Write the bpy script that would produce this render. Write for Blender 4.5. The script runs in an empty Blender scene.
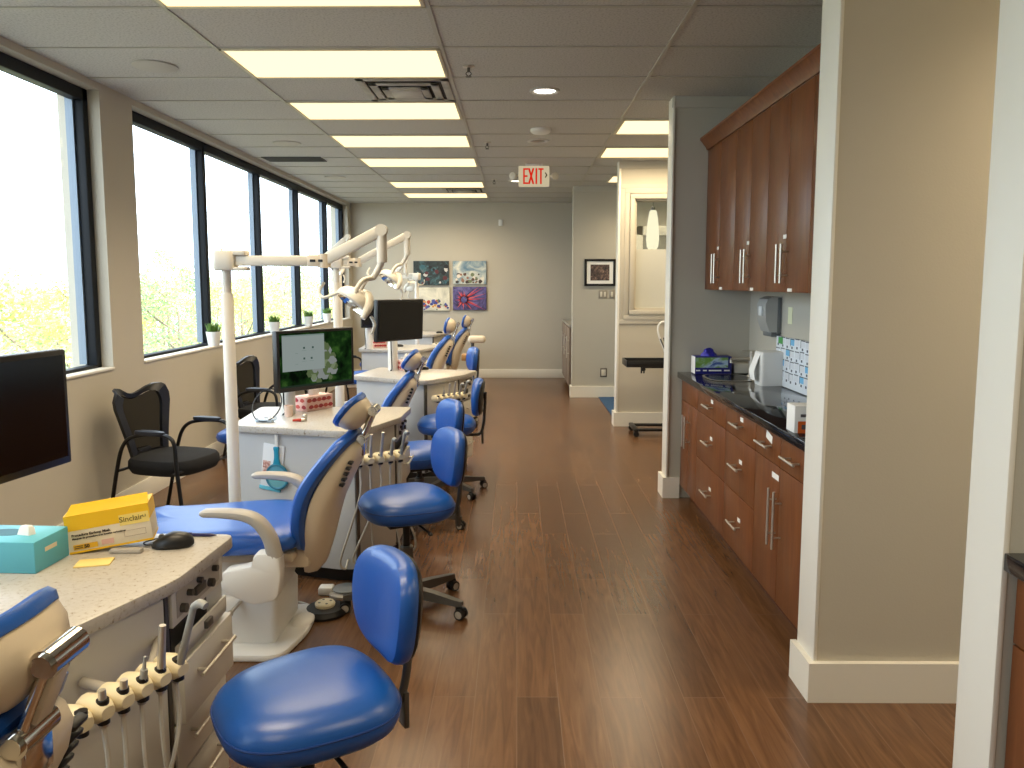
import bpy, bmesh, math, random
from mathutils import Vector, Matrix
random.seed(7)
D = bpy.data
col = bpy.context.scene.collection
R = math.radians
PI = math.pi

# ------------------------------------------------------------------ materials
def lin(c):
    return tuple(((v/255)/12.92 if v/255 <= .04045 else ((v/255+.055)/1.055)**2.4) for v in c)
MATS = {}
def mat(name, rgb, rough=.5, metal=0., spec=.5, bump=0., bscale=80., var=0., vscale=6., coat=0., trans=0.):
    """principled surface with a little procedural colour variation and bump"""
    if name in MATS: return MATS[name]
    m = D.materials.new(name); m.use_nodes = True
    nt = m.node_tree; N = nt.nodes; L = nt.links
    b = N['Principled BSDF']
    c = lin(rgb)
    b.inputs['Base Color'].default_value = (*c, 1)
    b.inputs['Roughness'].default_value = rough
    b.inputs['Metallic'].default_value = metal
    b.inputs['Specular IOR Level'].default_value = spec
    b.inputs['Coat Weight'].default_value = coat
    tc = N.new('ShaderNodeTexCoord')
    if var > 0:
        n = N.new('ShaderNodeTexNoise'); n.inputs['Scale'].default_value = vscale
        n.inputs['Detail'].default_value = 4
        r = N.new('ShaderNodeValToRGB')
        r.color_ramp.elements[0].position = .3; r.color_ramp.elements[1].position = .7
        r.color_ramp.elements[0].color = (*[v*(1-var) for v in c], 1)
        r.color_ramp.elements[1].color = (*[min(1, v*(1+var)) for v in c], 1)
        L.new(tc.outputs['Object'], n.inputs['Vector']); L.new(n.outputs['Fac'], r.inputs['Fac'])
        L.new(r.outputs['Color'], b.inputs['Base Color'])
    if bump > 0:
        n2 = N.new('ShaderNodeTexNoise'); n2.inputs['Scale'].default_value = bscale
        n2.inputs['Detail'].default_value = 3
        bp = N.new('ShaderNodeBump'); bp.inputs['Strength'].default_value = bump
        bp.inputs['Distance'].default_value = .004
        L.new(tc.outputs['Object'], n2.inputs['Vector']); L.new(n2.outputs['Fac'], bp.inputs['Height'])
        L.new(bp.outputs['Normal'], b.inputs['Normal'])
    MATS[name] = m
    return m

def emit(name, rgb, strength, raw=False):
    if name in MATS: return MATS[name]
    m = D.materials.new(name); m.use_nodes = True
    nt = m.node_tree; nt.nodes.clear()
    o = nt.nodes.new('ShaderNodeOutputMaterial'); e = nt.nodes.new('ShaderNodeEmission')
    e.inputs['Color'].default_value = (*(rgb if raw else lin(rgb)), 1); e.inputs['Strength'].default_value = strength
    nt.links.new(e.outputs[0], o.inputs['Surface'])
    MATS[name] = m
    return m

def glassy(name, tint=(1, 1, 1), gloss=.06, rough=.02):
    if name in MATS: return MATS[name]
    m = D.materials.new(name); m.use_nodes = True
    nt = m.node_tree; nt.nodes.clear(); L = nt.links
    o = nt.nodes.new('ShaderNodeOutputMaterial'); mx = nt.nodes.new('ShaderNodeMixShader')
    t = nt.nodes.new('ShaderNodeBsdfTransparent'); g = nt.nodes.new('ShaderNodeBsdfGlossy')
    t.inputs['Color'].default_value = (*tint, 1); g.inputs['Roughness'].default_value = rough
    mx.inputs[0].default_value = gloss
    L.new(t.outputs[0], mx.inputs[1]); L.new(g.outputs[0], mx.inputs[2]); L.new(mx.outputs[0], o.inputs['Surface'])
    MATS[name] = m
    return m

def sheer(name, rgb, fac):
    """open woven mesh: part cloth, part see-through"""
    if name in MATS: return MATS[name]
    m = D.materials.new(name); m.use_nodes = True
    nt = m.node_tree; nt.nodes.clear(); L = nt.links
    o = nt.nodes.new('ShaderNodeOutputMaterial'); mx = nt.nodes.new('ShaderNodeMixShader')
    t = nt.nodes.new('ShaderNodeBsdfTransparent'); g = nt.nodes.new('ShaderNodeBsdfDiffuse')
    g.inputs['Color'].default_value = (*lin(rgb), 1)
    mx.inputs[0].default_value = fac
    L.new(t.outputs[0], mx.inputs[1]); L.new(g.outputs[0], mx.inputs[2]); L.new(mx.outputs[0], o.inputs['Surface'])
    MATS[name] = m
    return m

def nodes_of(name, rough=.4):
    m = D.materials.new(name); m.use_nodes = True
    nt = m.node_tree; b = nt.nodes['Principled BSDF']
    b.inputs['Roughness'].default_value = rough
    MATS[name] = m
    return m, nt, nt.nodes, nt.links, b

def ramp(N, stops):
    r = N.new('ShaderNodeValToRGB'); cr = r.color_ramp
    while len(cr.elements) < len(stops): cr.elements.new(.5)
    for e, (p, c) in zip(cr.elements, stops):
        e.position = p; e.color = (*c, 1)
    return r

def floor_material():
    m, nt, N, L, b = nodes_of('plank_floor', .27)
    tc = N.new('ShaderNodeTexCoord'); mp = N.new('ShaderNodeMapping')
    mp.inputs['Rotation'].default_value = (0, 0, PI/2)
    L.new(tc.outputs['Object'], mp.inputs['Vector'])
    br = N.new('ShaderNodeTexBrick')
    br.offset = .37; br.offset_frequency = 2
    br.inputs['Scale'].default_value = 1
    br.inputs['Brick Width'].default_value = 1.15
    br.inputs['Row Height'].default_value = .155
    br.inputs['Mortar Size'].default_value = .0022
    br.inputs['Mortar Smooth'].default_value = .3
    br.inputs['Color1'].default_value = (.0, .0, .0, 1); br.inputs['Color2'].default_value = (1, 1, 1, 1)
    br.inputs['Mortar'].default_value = (.5, .5, .5, 1)
    L.new(mp.outputs[0], br.inputs['Vector'])
    # long grain
    mp2 = N.new('ShaderNodeMapping'); mp2.inputs['Scale'].default_value = (14, 1.1, 1)
    L.new(tc.outputs['Object'], mp2.inputs['Vector'])
    n = N.new('ShaderNodeTexNoise'); n.inputs['Scale'].default_value = 2.4; n.inputs['Detail'].default_value = 4
    n.inputs['Distortion'].default_value = 1.3
    L.new(mp2.outputs[0], n.inputs['Vector'])
    r1 = ramp(N, [(.28, (.088, .041, .018)), (.55, (.130, .063, .028)), (.8, (.172, .086, .040))])
    L.new(n.outputs['Fac'], r1.inputs['Fac'])
    r2 = ramp(N, [(0, (.82, .80, .78)), (1, (1.14, 1.12, 1.08))])
    L.new(br.outputs['Color'], r2.inputs['Fac'])
    mu = N.new('ShaderNodeMixRGB'); mu.blend_type = 'MULTIPLY'; mu.inputs[0].default_value = 1
    L.new(r1.outputs[0], mu.inputs[1]); L.new(r2.outputs[0], mu.inputs[2])
    mx = N.new('ShaderNodeMixRGB'); mx.inputs[2].default_value = (.16, .085, .045, 1)
    L.new(br.outputs['Fac'], mx.inputs[0]); L.new(mu.outputs[0], mx.inputs[1])
    L.new(mx.outputs[0], b.inputs['Base Color'])
    # hand-scraped ripple and seams
    n3 = N.new('ShaderNodeTexNoise'); n3.inputs['Scale'].default_value = 9; n3.inputs['Detail'].default_value = 3
    mp3 = N.new('ShaderNodeMapping'); mp3.inputs['Scale'].default_value = (1, 2.2, 1)
    L.new(tc.outputs['Object'], mp3.inputs['Vector']); L.new(mp3.outputs[0], n3.inputs['Vector'])
    ad = N.new('ShaderNodeMath'); ad.operation = 'MULTIPLY_ADD'; ad.inputs[1].default_value = -1.2
    L.new(br.outputs['Fac'], ad.inputs[0]); L.new(n3.outputs['Fac'], ad.inputs[2])
    bp = N.new('ShaderNodeBump'); bp.inputs['Strength'].default_value = .14; bp.inputs['Distance'].default_value = .004
    L.new(ad.outputs[0], bp.inputs['Height']); L.new(bp.outputs['Normal'], b.inputs['Normal'])
    b.inputs['Specular IOR Level'].default_value = .55
    return m

def cherry_material(name='cherry_veneer'):
    m, nt, N, L, b = nodes_of(name, .33)
    tc = N.new('ShaderNodeTexCoord'); mp = N.new('ShaderNodeMapping')
    mp.inputs['Scale'].default_value = (9, 9, .8)
    L.new(tc.outputs['Object'], mp.inputs['Vector'])
    n = N.new('ShaderNodeTexNoise'); n.inputs['Scale'].default_value = 3.2; n.inputs['Detail'].default_value = 6
    n.inputs['Distortion'].default_value = .8
    L.new(mp.outputs[0], n.inputs['Vector'])
    r = ramp(N, [(.25, (.125, .040, .013)), (.55, (.175, .060, .020)), (.8, (.225, .082, .029))])
    L.new(n.outputs['Fac'], r.inputs['Fac']); L.new(r.outputs[0], b.inputs['Base Color'])
    b.inputs['Specular IOR Level'].default_value = .22
    return m

def speckle_material():
    m, nt, N, L, b = nodes_of('speckled_laminate', .3)
    tc = N.new('ShaderNodeTexCoord')
    n = N.new('ShaderNodeTexNoise'); n.inputs['Scale'].default_value = 75; n.inputs['Detail'].default_value = 5
    n.inputs['Roughness'].default_value = .7
    L.new(tc.outputs['Object'], n.inputs['Vector'])
    r = ramp(N, [(.30, (.13, .09, .05)), (.37, (.36, .31, .24)), (.43, (.455, .43, .385)), (.62, (.50, .475, .44)), (.72, (.37, .33, .27))])
    L.new(n.outputs['Fac'], r.inputs['Fac']); L.new(r.outputs[0], b.inputs['Base Color'])
    return m

def granite_material():
    m, nt, N, L, b = nodes_of('black_granite', .07)
    tc = N.new('ShaderNodeTexCoord')
    n = N.new('ShaderNodeTexNoise'); n.inputs['Scale'].default_value = 220; n.inputs['Detail'].default_value = 4
    L.new(tc.outputs['Object'], n.inputs['Vector'])
    r = ramp(N, [(.5, (.009, .009, .011)), (.68, (.022, .023, .026)), (.8, (.07, .07, .075))])
    L.new(n.outputs['Fac'], r.inputs['Fac']); L.new(r.outputs[0], b.inputs['Base Color'])
    b.inputs['Specular IOR Level'].default_value = .6
    return m

def tile_material():
    m, nt, N, L, b = nodes_of('ceiling_tile', .9)
    tc = N.new('ShaderNodeTexCoord')
    n = N.new('ShaderNodeTexNoise'); n.inputs['Scale'].default_value = 90; n.inputs['Detail'].default_value = 5
    L.new(tc.outputs['Object'], n.inputs['Vector'])
    r = ramp(N, [(.3, (.37, .36, .34)), (.5, (.53, .515, .49)), (.75, (.58, .565, .54))])
    L.new(n.outputs['Fac'], r.inputs['Fac']); L.new(r.outputs[0], b.inputs['Base Color'])
    bp = N.new('ShaderNodeBump'); bp.inputs['Strength'].default_value = .3; bp.inputs['Distance'].default_value = .003
    L.new(n.outputs['Fac'], bp.inputs['Height']); L.new(bp.outputs['Normal'], b.inputs['Normal'])
    return m

def picture_material(name, stops, scale=3., seed=0., dist=1.5, rot=0.):
    m, nt, N, L, b = nodes_of(name, .5)
    tc = N.new('ShaderNodeTexCoord'); mp = N.new('ShaderNodeMapping')
    mp.inputs['Location'].default_value = (seed, seed*1.7, seed*.3)
    mp.inputs['Rotation'].default_value = (0, rot, 0)
    L.new(tc.outputs['Object'], mp.inputs['Vector'])
    n = N.new('ShaderNodeTexNoise'); n.inputs['Scale'].default_value = scale; n.inputs['Detail'].default_value = 6
    n.inputs['Roughness'].default_value = .65; n.inputs['Distortion'].default_value = dist
    L.new(mp.outputs[0], n.inputs['Vector'])
    r = ramp(N, [(p, lin(c)) for p, c in stops])
    L.new(n.outputs['Fac'], r.inputs['Fac']); L.new(r.outputs[0], b.inputs['Base Color'])
    return m

WALL = mat('wall_paint', (191, 184, 168), .75, bump=.12, bscale=160, var=.015, vscale=2)
WALLG = mat('grey_wall_paint', (183, 179, 166), .75, bump=.12, bscale=160, var=.015, vscale=2)
TRIM = mat('white_trim_paint', (232, 228, 216), .45, bump=.04, bscale=60)
FLOOR = floor_material()
TILE = tile_material()
GRID = mat('grid_bar', (176, 172, 162), .5)
CHERRY = cherry_material()
CHERRYD = mat('dark_cherry', (78, 36, 20), .5, var=.15, vscale=10)
SPECK = speckle_material()
GRANITE = granite_material()
ALU = mat('dark_window_aluminium', (25, 29, 34), .55, 0., .25, bump=.03)
ALUL = mat('sky_sheen_aluminium', (120, 132, 144), .4, .3)
GLASS = glassy('window_glass', (.97, .99, 1), .05)
FROST = sheer('frosted_glass', (205, 205, 196), .88)
BLUE = mat('blue_vinyl', (18, 82, 168), .34, spec=.7, bump=.06, bscale=220, var=.05, vscale=5)
BLUED = mat('blue_piping', (20, 58, 128), .4)
SHELL = mat('beige_shell', (219, 205, 182), .38, bump=.03, bscale=30)
WHITE = mat('white_plastic', (228, 227, 222), .35, bump=.02, bscale=30)
LIGHTP = mat('lamp_enamel', (222, 216, 202), .3, bump=.02, bscale=30)
GREYP = mat('grey_plastic', (172, 166, 156), .45, bump=.05, bscale=90)
LAM = mat('pale_laminate', (208, 205, 196), .42, bump=.03, bscale=90)
LAMG = mat('panel_laminate', (198, 200, 200), .42, bump=.03, bscale=90)
BLACK = mat('black_plastic', (18, 18, 19), .4, bump=.04, bscale=120)
BLACKM = mat('black_metal', (24, 24, 25), .35, .3)
FABRIC = mat('black_fabric', (14, 14, 16), .9, bump=.3, bscale=400)
ARMP = mat('dark_arm_pad', (30, 34, 44), .4)
MESHB = sheer('black_mesh', (14, 13, 12), .92)
CHROME = mat('chrome', (225, 222, 215), .12, 1., bump=.01, bscale=20)
STEEL = mat('brushed_steel', (206, 200, 188), .36, .75, bump=.03, bscale=200)
GUN = mat('grey_metal', (96, 94, 90), .4, .6, bump=.03, bscale=90)
RUBBER = mat('rubber', (15, 15, 15), .6)
HOSE = mat('beige_hose', (205, 199, 184), .45)
HOSEG = mat('grey_hose', (158, 158, 152), .45)
CREAM = mat('cream_plastic', (228, 216, 182), .35)
SCREEN = mat('dark_screen', (6, 6, 8), .16)
SOIL = mat('soil', (60, 45, 30), .9)
GRASSM = mat('plant_green', (92, 128, 52), .6, var=.3, vscale=40)
PAPER = mat('white_paper', (240, 240, 236), .7)
STICKER = mat('sticker', (236, 234, 228), .6)
CARPET = mat('blue_carpet', (38, 74, 112), .95, bump=.5, bscale=300, var=.2, vscale=60)

# ------------------------------------------------------------------ geometry helpers
def catmull(pts, k=6):
    P = [Vector(p) for p in pts]
    if len(P) < 3: return P
    out = []
    for i in range(len(P)-1):
        a = P[i-1] if i else P[0]*2-P[1]
        b, c = P[i], P[i+1]
        d = P[i+2] if i+2 < len(P) else P[-1]*2-P[-2]
        for j in range(k):
            t = j/k
            out.append(.5*((2*b)+(c-a)*t+(2*a-5*b+4*c-d)*t*t+(3*b-a-3*c+d)*t**3))
    out.append(P[-1])
    return out

def superell(a, b, n=2.6, k=40, cx=0, cy=0):
    o = []
    for i in range(k):
        t = 2*PI*i/k
        c, s = math.cos(t), math.sin(t)
        o.append((cx+a*math.copysign(abs(c)**(2/n), c), cy+b*math.copysign(abs(s)**(2/n), s)))
    return o

def roundpoly(pts, r, k=5):
    """round the corners of a polygon"""
    o = []
    n = len(pts)
    for i in range(n):
        p = Vector(pts[i]).to_2d() if len(pts[i]) > 2 else Vector(pts[i])
        a = Vector(pts[i-1]); b = Vector(pts[(i+1) % n])
        da, db = (a-p), (b-p)
        rr = min(r, da.length*.45, db.length*.45)
        s = p+da.normalized()*rr; e = p+db.normalized()*rr
        for j in range(k+1):
            t = j/k
            q = s*(1-t)**2+p*2*t*(1-t)+e*t*t
            o.append((q.x, q.y))
    return o

def T(x=0, y=0, z=0): return Matrix.Translation((x, y, z))
def RX(a): return Matrix.Rotation(a, 4, 'X')
def RY(a): return Matrix.Rotation(a, 4, 'Y')
def RZ(a): return Matrix.Rotation(a, 4, 'Z')
def frame(o, u, v, w):
    return Matrix(((u[0], v[0], w[0], o[0]), (u[1], v[1], w[1], o[1]), (u[2], v[2], w[2], o[2]), (0, 0, 0, 1)))

class MB:
    def __init__(s): s.bm = bmesh.new()
    def _add(s, b, M, mi, deform=None):
        if deform:
            for v in b.verts: v.co = deform(v.co)
        if M is not None: b.transform(M)
        bmesh.ops.recalc_face_normals(b, faces=b.faces[:])
        for f in b.faces: f.material_index = mi
        me = D.meshes.new('tmp'); b.to_mesh(me); b.free()
        s.bm.from_mesh(me); D.meshes.remove(me)
        return s
    def box(s, x0, x1, y0, y1, z0, z1, bev=0., M=None, mi=0, seg=2):
        b = bmesh.new()
        bmesh.ops.create_cube(b, size=1, matrix=T((x0+x1)/2, (y0+y1)/2, (z0+z1)/2) @ Matrix.Diagonal((abs(x1-x0), abs(y1-y0), abs(z1-z0), 1)))
        if bev: bmesh.ops.bevel(b, geom=b.edges[:], offset=bev, segments=seg, affect='EDGES', profile=.5)
        return s._add(b, M, mi)
    def loft(s, rings, M=None, mi=0, cap=True, deform=None, closed=True):
        b = bmesh.new()
        vs = [[b.verts.new(p) for p in r] for r in rings]
        n = len(rings[0])
        for i in range(len(vs)-1):
            for j in range(n if closed else n-1):
                k = (j+1) % n
                b.faces.new((vs[i][j], vs[i][k], vs[i+1][k], vs[i+1][j]))
        if cap and closed:
            b.faces.new(vs[0][::-1]); b.faces.new(vs[-1])
        return s._add(b, M, mi, deform)
    def prism(s, poly, z0, z1, M=None, mi=0, bev=0., deform=None):
        if not bev:
            return s.loft([[(x, y, z0) for x, y in poly], [(x, y, z1) for x, y in poly]], M, mi, deform=deform)
        cx = sum(p[0] for p in poly)/len(poly); cy = sum(p[1] for p in poly)/len(poly)
        def ins(d):
            o = []
            for x, y in poly:
                v = Vector((x-cx, y-cy)); l = v.length or 1
                v = v*(max(0, l-d)/l); o.append((cx+v.x, cy+v.y))
            return o
        i1, i2 = ins(bev), ins(bev*.3)
        rings = [[(x, y, z0) for x, y in i1], [(x, y, z0+bev*.3) for x, y in i2], [(x, y, z0+bev) for x, y in poly],
                 [(x, y, z1-bev) for x, y in poly], [(x, y, z1-bev*.3) for x, y in i2], [(x, y, z1) for x, y in i1]]
        return s.loft(rings, M, mi, deform=deform)
    def pad(s, outline, layers, M=None, mi=0, deform=None):
        """stack of scaled outlines: layers = (scale, z); a 0 scale closes to a point"""
        cx = sum(p[0] for p in outline)/len(outline); cy = sum(p[1] for p in outline)/len(outline)
        rings = [[(cx+(x-cx)*max(k, .02), cy+(y-cy)*max(k, .02), z) for x, y in outline] for k, z in layers]
        return s.loft(rings, M, mi, deform=deform)
    def tube(s, pts, r, n=8, smooth=0, M=None, mi=0, closed=False):
        P = catmull(pts, smooth) if smooth else [Vector(p) for p in pts]
        m = len(P)
        rr = r if isinstance(r, (list, tuple)) else None
        rings = []
        t0 = (P[1]-P[0]).normalized()
        up = Vector((0, 0, 1)) if abs(t0.z) < .9 else Vector((1, 0, 0))
        u = t0.cross(up).normalized()
        for i, p in enumerate(P):
            t = (P[min(i+1, m-1)]-P[max(i-1, 0)]).normalized()
            u = (u-t*u.dot(t)).normalized(); w = t.cross(u)
            if rr:
                f = i/(m-1)*(len(rr)-1); a = int(min(f, len(rr)-2)); q = rr[a]+(rr[a+1]-rr[a])*(f-a)
            else: q = r
            rings.append([tuple(p+u*(q*math.cos(2*PI*j/n))+w*(q*math.sin(2*PI*j/n))) for j in range(n)])
        return s.loft(rings, M, mi)
    def cyl(s, p0, p1, r, r1=None, n=20, M=None, mi=0):
        return s.tube([p0, p1], [r, r1 if r1 is not None else r], n, 0, M, mi)
    def ring(s, c, R0, r, n=36, k=8, M=None, mi=0):
        b = bmesh.new(); vs = []
        for i in range(n):
            a = 2*PI*i/n
            vs.append([b.verts.new((c[0]+(R0+r*math.cos(2*PI*j/k))*math.cos(a), c[1]+(R0+r*math.cos(2*PI*j/k))*math.sin(a), c[2]+r*math.sin(2*PI*j/k))) for j in range(k)])
        for i in range(n):
            for j in range(k):
                b.faces.new((vs[i][j], vs[(i+1) % n][j], vs[(i+1) % n][(j+1) % k], vs[i][(j+1) % k]))
        return s._add(b, M, mi)
    def loop(s, pts, r, n=6, M=None, mi=0):
        """tube closed on itself"""
        P = [Vector(p) for p in pts]; m = len(P); b = bmesh.new(); rings = []
        c = sum(P, Vector())/m
        for i, p in enumerate(P):
            t = (P[(i+1) % m]-P[i-1]).normalized()
            u = (p-c); u = (u-t*u.dot(t)).normalized(); w = t.cross(u)
            rings.append([b.verts.new(p+u*(r*math.cos(2*PI*j/n))+w*(r*math.sin(2*PI*j/n))) for j in range(n)])
        for i in range(m):
            for j in range(n):
                b.faces.new((rings[i][j], rings[(i+1) % m][j], rings[(i+1) % m][(j+1) % n], rings[i][(j+1) % n]))
        return s._add(b, M, mi)
    def lathe(s, prof, n=24, M=None, mi=0, cap=True):
        return s.loft([[(max(r, .0004)*math.cos(2*PI*j/n), max(r, .0004)*math.sin(2*PI*j/n), z) for j in range(n)] for r, z in prof], M, mi, cap)
    def ball(s, c, a, b_, c_, n=16, M=None, mi=0):
        b = bmesh.new(); bmesh.ops.create_uvsphere(b, u_segments=n, v_segments=max(6, n//2), radius=1)
        b.transform(T(*c) @ Matrix.Diagonal((a, b_, c_, 1)))
        return s._add(b, M, mi)
    def quad(s, a, b_, c, d, M=None, mi=0):
        b = bmesh.new(); b.faces.new([b.verts.new(p) for p in (a, b_, c, d)])
        return s._add(b, M, mi)
    def text(s, body, size, M, mi=0, depth=.0006, align='CENTER', bold=0.):
        cu = D.curves.new('txt', 'FONT'); cu.body = body; cu.size = size; cu.extrude = depth
        cu.align_x = align; cu.align_y = 'CENTER'; cu.offset = bold; cu.resolution_u = 3
        o = D.objects.new('txt', cu); col.objects.link(o)
        bpy.context.view_layer.update()
        me = D.meshes.new_from_object(o.evaluated_get(bpy.context.evaluated_depsgraph_get()))
        b = bmesh.new(); b.from_mesh(me); D.meshes.remove(me); D.objects.remove(o); D.curves.remove(cu)
        return s._add(b, M, mi)
    def build(s, name, mats, parent=None, loc=None, sharp=38):
        me = D.meshes.new(name); s.bm.to_mesh(me); s.bm.free()
        for m in (mats if isinstance(mats, (list, tuple)) else [mats]): me.materials.append(m)
        me.polygons.foreach_set('use_smooth', [True]*len(me.polygons))
        me.set_sharp_from_angle(angle=R(sharp))
        o = D.objects.new(name, me); col.objects.link(o)
        if parent: o.parent = parent
        if loc: o.location = loc
        return o

def tag(o, label, cat, group=None):
    o['label'] = label; o['category'] = cat
    if group: o['group'] = group
    return o
def thing(name, label, cat, loc=(0, 0, 0), rz=0., group=None):
    o = D.objects.new(name, None); col.objects.link(o)
    o.empty_display_size = .05
    o.location = loc; o.rotation_euler = (0, 0, rz)
    return tag(o, label, cat, group)
def struct(o, label=None):
    o['kind'] = 'structure'
    if label: o['label'] = label
    return o
def copy_tree(o, parent=None):
    c = o.copy(); col.objects.link(c)
    if parent: c.parent = parent
    for ch in [x for x in D.objects if x.parent == o]: copy_tree(ch, c)
    return c
def dup(o, loc, rz, label, group=None):
    c = copy_tree(o); c.location = loc; c.rotation_euler = (0, 0, rz); c['label'] = label
    if group: c['group'] = group
    return c

# ------------------------------------------------------------------ the room
XL, YB, ZC = -2.66, 12.45, 2.80
XR, YF = 3.3, -2.6
struct(MB().box(-2.95, 3.5, YF-.2, YB+.2, -.12, 0).build('floor', FLOOR))

# suspended ceiling: tile field and T-bars in one mesh
c = MB().box(-2.95, 3.5, YF-.2, YB+.2, ZC, ZC+.12)
gx = [-.41+1.22*k for k in range(-2, 4)]
gy0 = 4.30
gy = [gy0+.61*k for k in range(-11, 14)]
for x in gx:
    if XL < x < XR: c.box(x-.011, x+.011, YF, YB, ZC-.006, ZC+.002, mi=1)
for y in gy:
    if YF < y < YB: c.box(XL, XR, y-.011, y+.011, ZC-.0055, ZC+.002, mi=1)
struct(c.build('ceiling', [TILE, GRID]))

# window wall with two runs of glazing in view and one unseen, added for light
W0, W1, W2 = (-2.3, .45), (1.0, 5.03), (5.45, 12.25)
ZS, ZH = .968, 2.755
w = MB()
xo = XL-.27
w.box(xo, XL, YF, YB, 0, ZS).box(xo, XL, YF, YB, ZH, ZC)
for a, b in ((YF, W0[0]), (W0[1], W1[0]), (W1[1], W2[0]), (W2[1], YB)):
    w.box(xo, XL, a, b, ZS, ZH)
struct(w.build('wall_left', WALL))
struct(MB().box(xo, XR+.2, YB, YB+.15, 0, ZC).build('wall_back', WALL))
struct(MB().box(XR, XR+.15, YF, YB, 0, ZC).build('wall_right', WALL))
struct(MB().box(xo, XR+.2, YF-.15, YF, 0, ZC).build('wall_front', WALL))
bb = MB()
bb.box(XL, XL+.016, YF, YB, 0, .14, .003).build('baseboard_left', TRIM)['kind'] = 'structure'
MB().box(XL, .92, YB-.016, YB, 0, .14, .003).build('baseboard_back', TRIM)['kind'] = 'structure'

def window(name, y0, y1, muls):
    fr = MB()
    xi, xf = XL-.075, XL-.15
    fr.box(xf, xi, y0, y1, ZS, ZS+.035, .004).box(xf, xi, y0, y1, ZH-.075, ZH, .004)
    fr.box(xf, xi, y0, y0+.05, ZS, ZH, .004).box(xf, xi, y1-.06, y1, ZS, ZH, .004)
    for m in muls:
        fr.box(xf, xi, m-.03, m+.03, ZS, ZH, .004)
    root = struct(fr.build(name, ALU))
    # outer glazing stops; pale blue-grey colour imitates sky sheen on the mullion sides
    st = MB()
    for m in list(muls)+[y1-.03]:
        st.box(xf-.03, xf+.018, m-.046, m-.031, ZS+.04, ZH-.06)
    st.build('glazing_stop', ALUL, root)
    edges = [y0]+list(muls)+[y1]
    for a, b in zip(edges[:-1], edges[1:]):
        MB().box(xf+.02, xf+.026, a+.02, b-.02, ZS+.03, ZH-.05).build('window_pane', GLASS, root)
    MB().box(XL-.075, XL+.012, y0+.001, y1-.001, ZS, ZS+.016, .003).build('window_sill', TRIM, root)
    return root
window('window_unseen', *W0, [-.9])  # unseen run behind the camera, put in to light the room
window('window_2', *W1, [2.2, 3.63])
window('window_3', *W2, [6.85, 8.3, 9.75, 11.2])

# right-hand wall stubs, alcove and partitions
def base_run(name, poly):
    struct(MB().prism(poly, 0, .15).build(name, TRIM))
PX = 1.065
# nearest stub: white end casing + grey wall behind
SY0, SY1 = 1.645, 1.775
struct(MB().box(PX+.012, XR, SY0, SY1, 0, ZC).build('wall_right_near', WALLG))
struct(MB().box(PX, PX+.014, SY0-.003, SY1+.004, 0, ZC, .002).build('trim_1', TRIM))
# pillar before the alcove
PP = 1.09
struct(MB().box(PP+.012, XR, 2.715, 2.87, 0, ZC).build('wall_right_pillar', WALL))
struct(MB().box(PP, PP+.014, 2.712, 2.875, 0, ZC, .002).build('trim_2', TRIM))
base_run('baseboard_right_pillar', [(PP-.022, 2.692), (XR, 2.692), (XR, 2.716), (PP+.001, 2.716), (PP+.001, 2.888), (PP-.022, 2.888)])
# alcove back wall and far stub
AX = 1.635
struct(MB().box(AX, XR, 2.87, 5.42, 0, ZC).build('wall_right_alcove', WALLG))
struct(MB().box(PX+.012, XR, 5.42, 5.56, 0, ZC).build('wall_right_stub', WALLG))
struct(MB().box(PX, PX+.014, 5.405, 5.563, 0, ZC, .002).build('trim_3', TRIM))
base_run('baseboard_right_stub', [(PX-.022, 5.398), (PX+.098, 5.398), (PX+.098, 5.421), (PX+.001, 5.421), (PX+.001, 5.585), (PX-.022, 5.585)])
# ceiling-height header band over the stub
struct(MB().box(PX-.004, AX, 5.408, 5.425, ZC-.075, ZC, .003).build('trim_4', WALLG))

# cream partition with interior window
CY = 8.2
IX0, IX1, IZ0, IZ1 = 1.235, 2.05, 1.25, 2.41
cw = MB()
cw.box(PX+.02, XR, CY, CY+.14, 0, IZ0).box(PX+.02, XR, CY, CY+.14, IZ1, ZC).box(PX+.02, IX0, CY, CY+.14, IZ0, IZ1).box(IX1, XR, CY, CY+.14, IZ0, IZ1)
struct(cw.build('wall_right_partition', WALL))
struct(MB().box(PX-.002, PX+.022, CY-.006, CY+.146, 0, ZC, .002).build('trim_5', TRIM))
base_run('baseboard_right_partition', [(PX-.024, CY-.024), (XR, CY-.024), (XR, CY), (PX, CY), (PX, CY+.16), (PX-.024, CY+.16)])
struct(MB().box(PX, XR, CY-.012, CY, ZC-.08, ZC, .003).build('trim_6', WALL))
iw = MB()
for d, o_ in ((.0, .032), (.055, .02), (.10, .012)):
    iw.box(IX0-d-.05, IX0-d, CY-o_, CY, IZ0-d-.05, IZ1+d+.05, .004)
    iw.box(IX1+d, IX1+d+.05, CY-o_, CY, IZ0-d-.05, IZ1+d+.05, .004)
    iw.box(IX0-d-.05, IX1+d+.05, CY-o_-.001, CY, IZ1+d, IZ1+d+.05, .004)
    iw.box(IX0-d-.05, IX1+d+.05, CY-o_-.001, CY, IZ0-d-.05, IZ0-d, .004)
for a in ((IX0, IX0+.02, IZ0, IZ1), (IX1-.02, IX1, IZ0, IZ1)):
    iw.box(a[0], a[1], CY, CY+.12, a[2], a[3])
iw.box(IX0, IX1, CY, CY+.12, IZ0, IZ0+.02).box(IX0, IX1, CY, CY+.12, IZ1-.02, IZ1)
iwo = struct(iw.build('window_4', WALL))
MB().box(IX0+.02, IX1-.02, CY+.065, CY+.071, IZ0+.02, IZ0+.64).build('frosted_pane', FROST, iwo)
MB().box(IX0+.02, IX1-.02, CY+.065, CY+.071, IZ0+.64, IZ1-.02).build('clear_pane', glassy('clear_partition_glass', (.9, .93, .92), .12), iwo)

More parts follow.
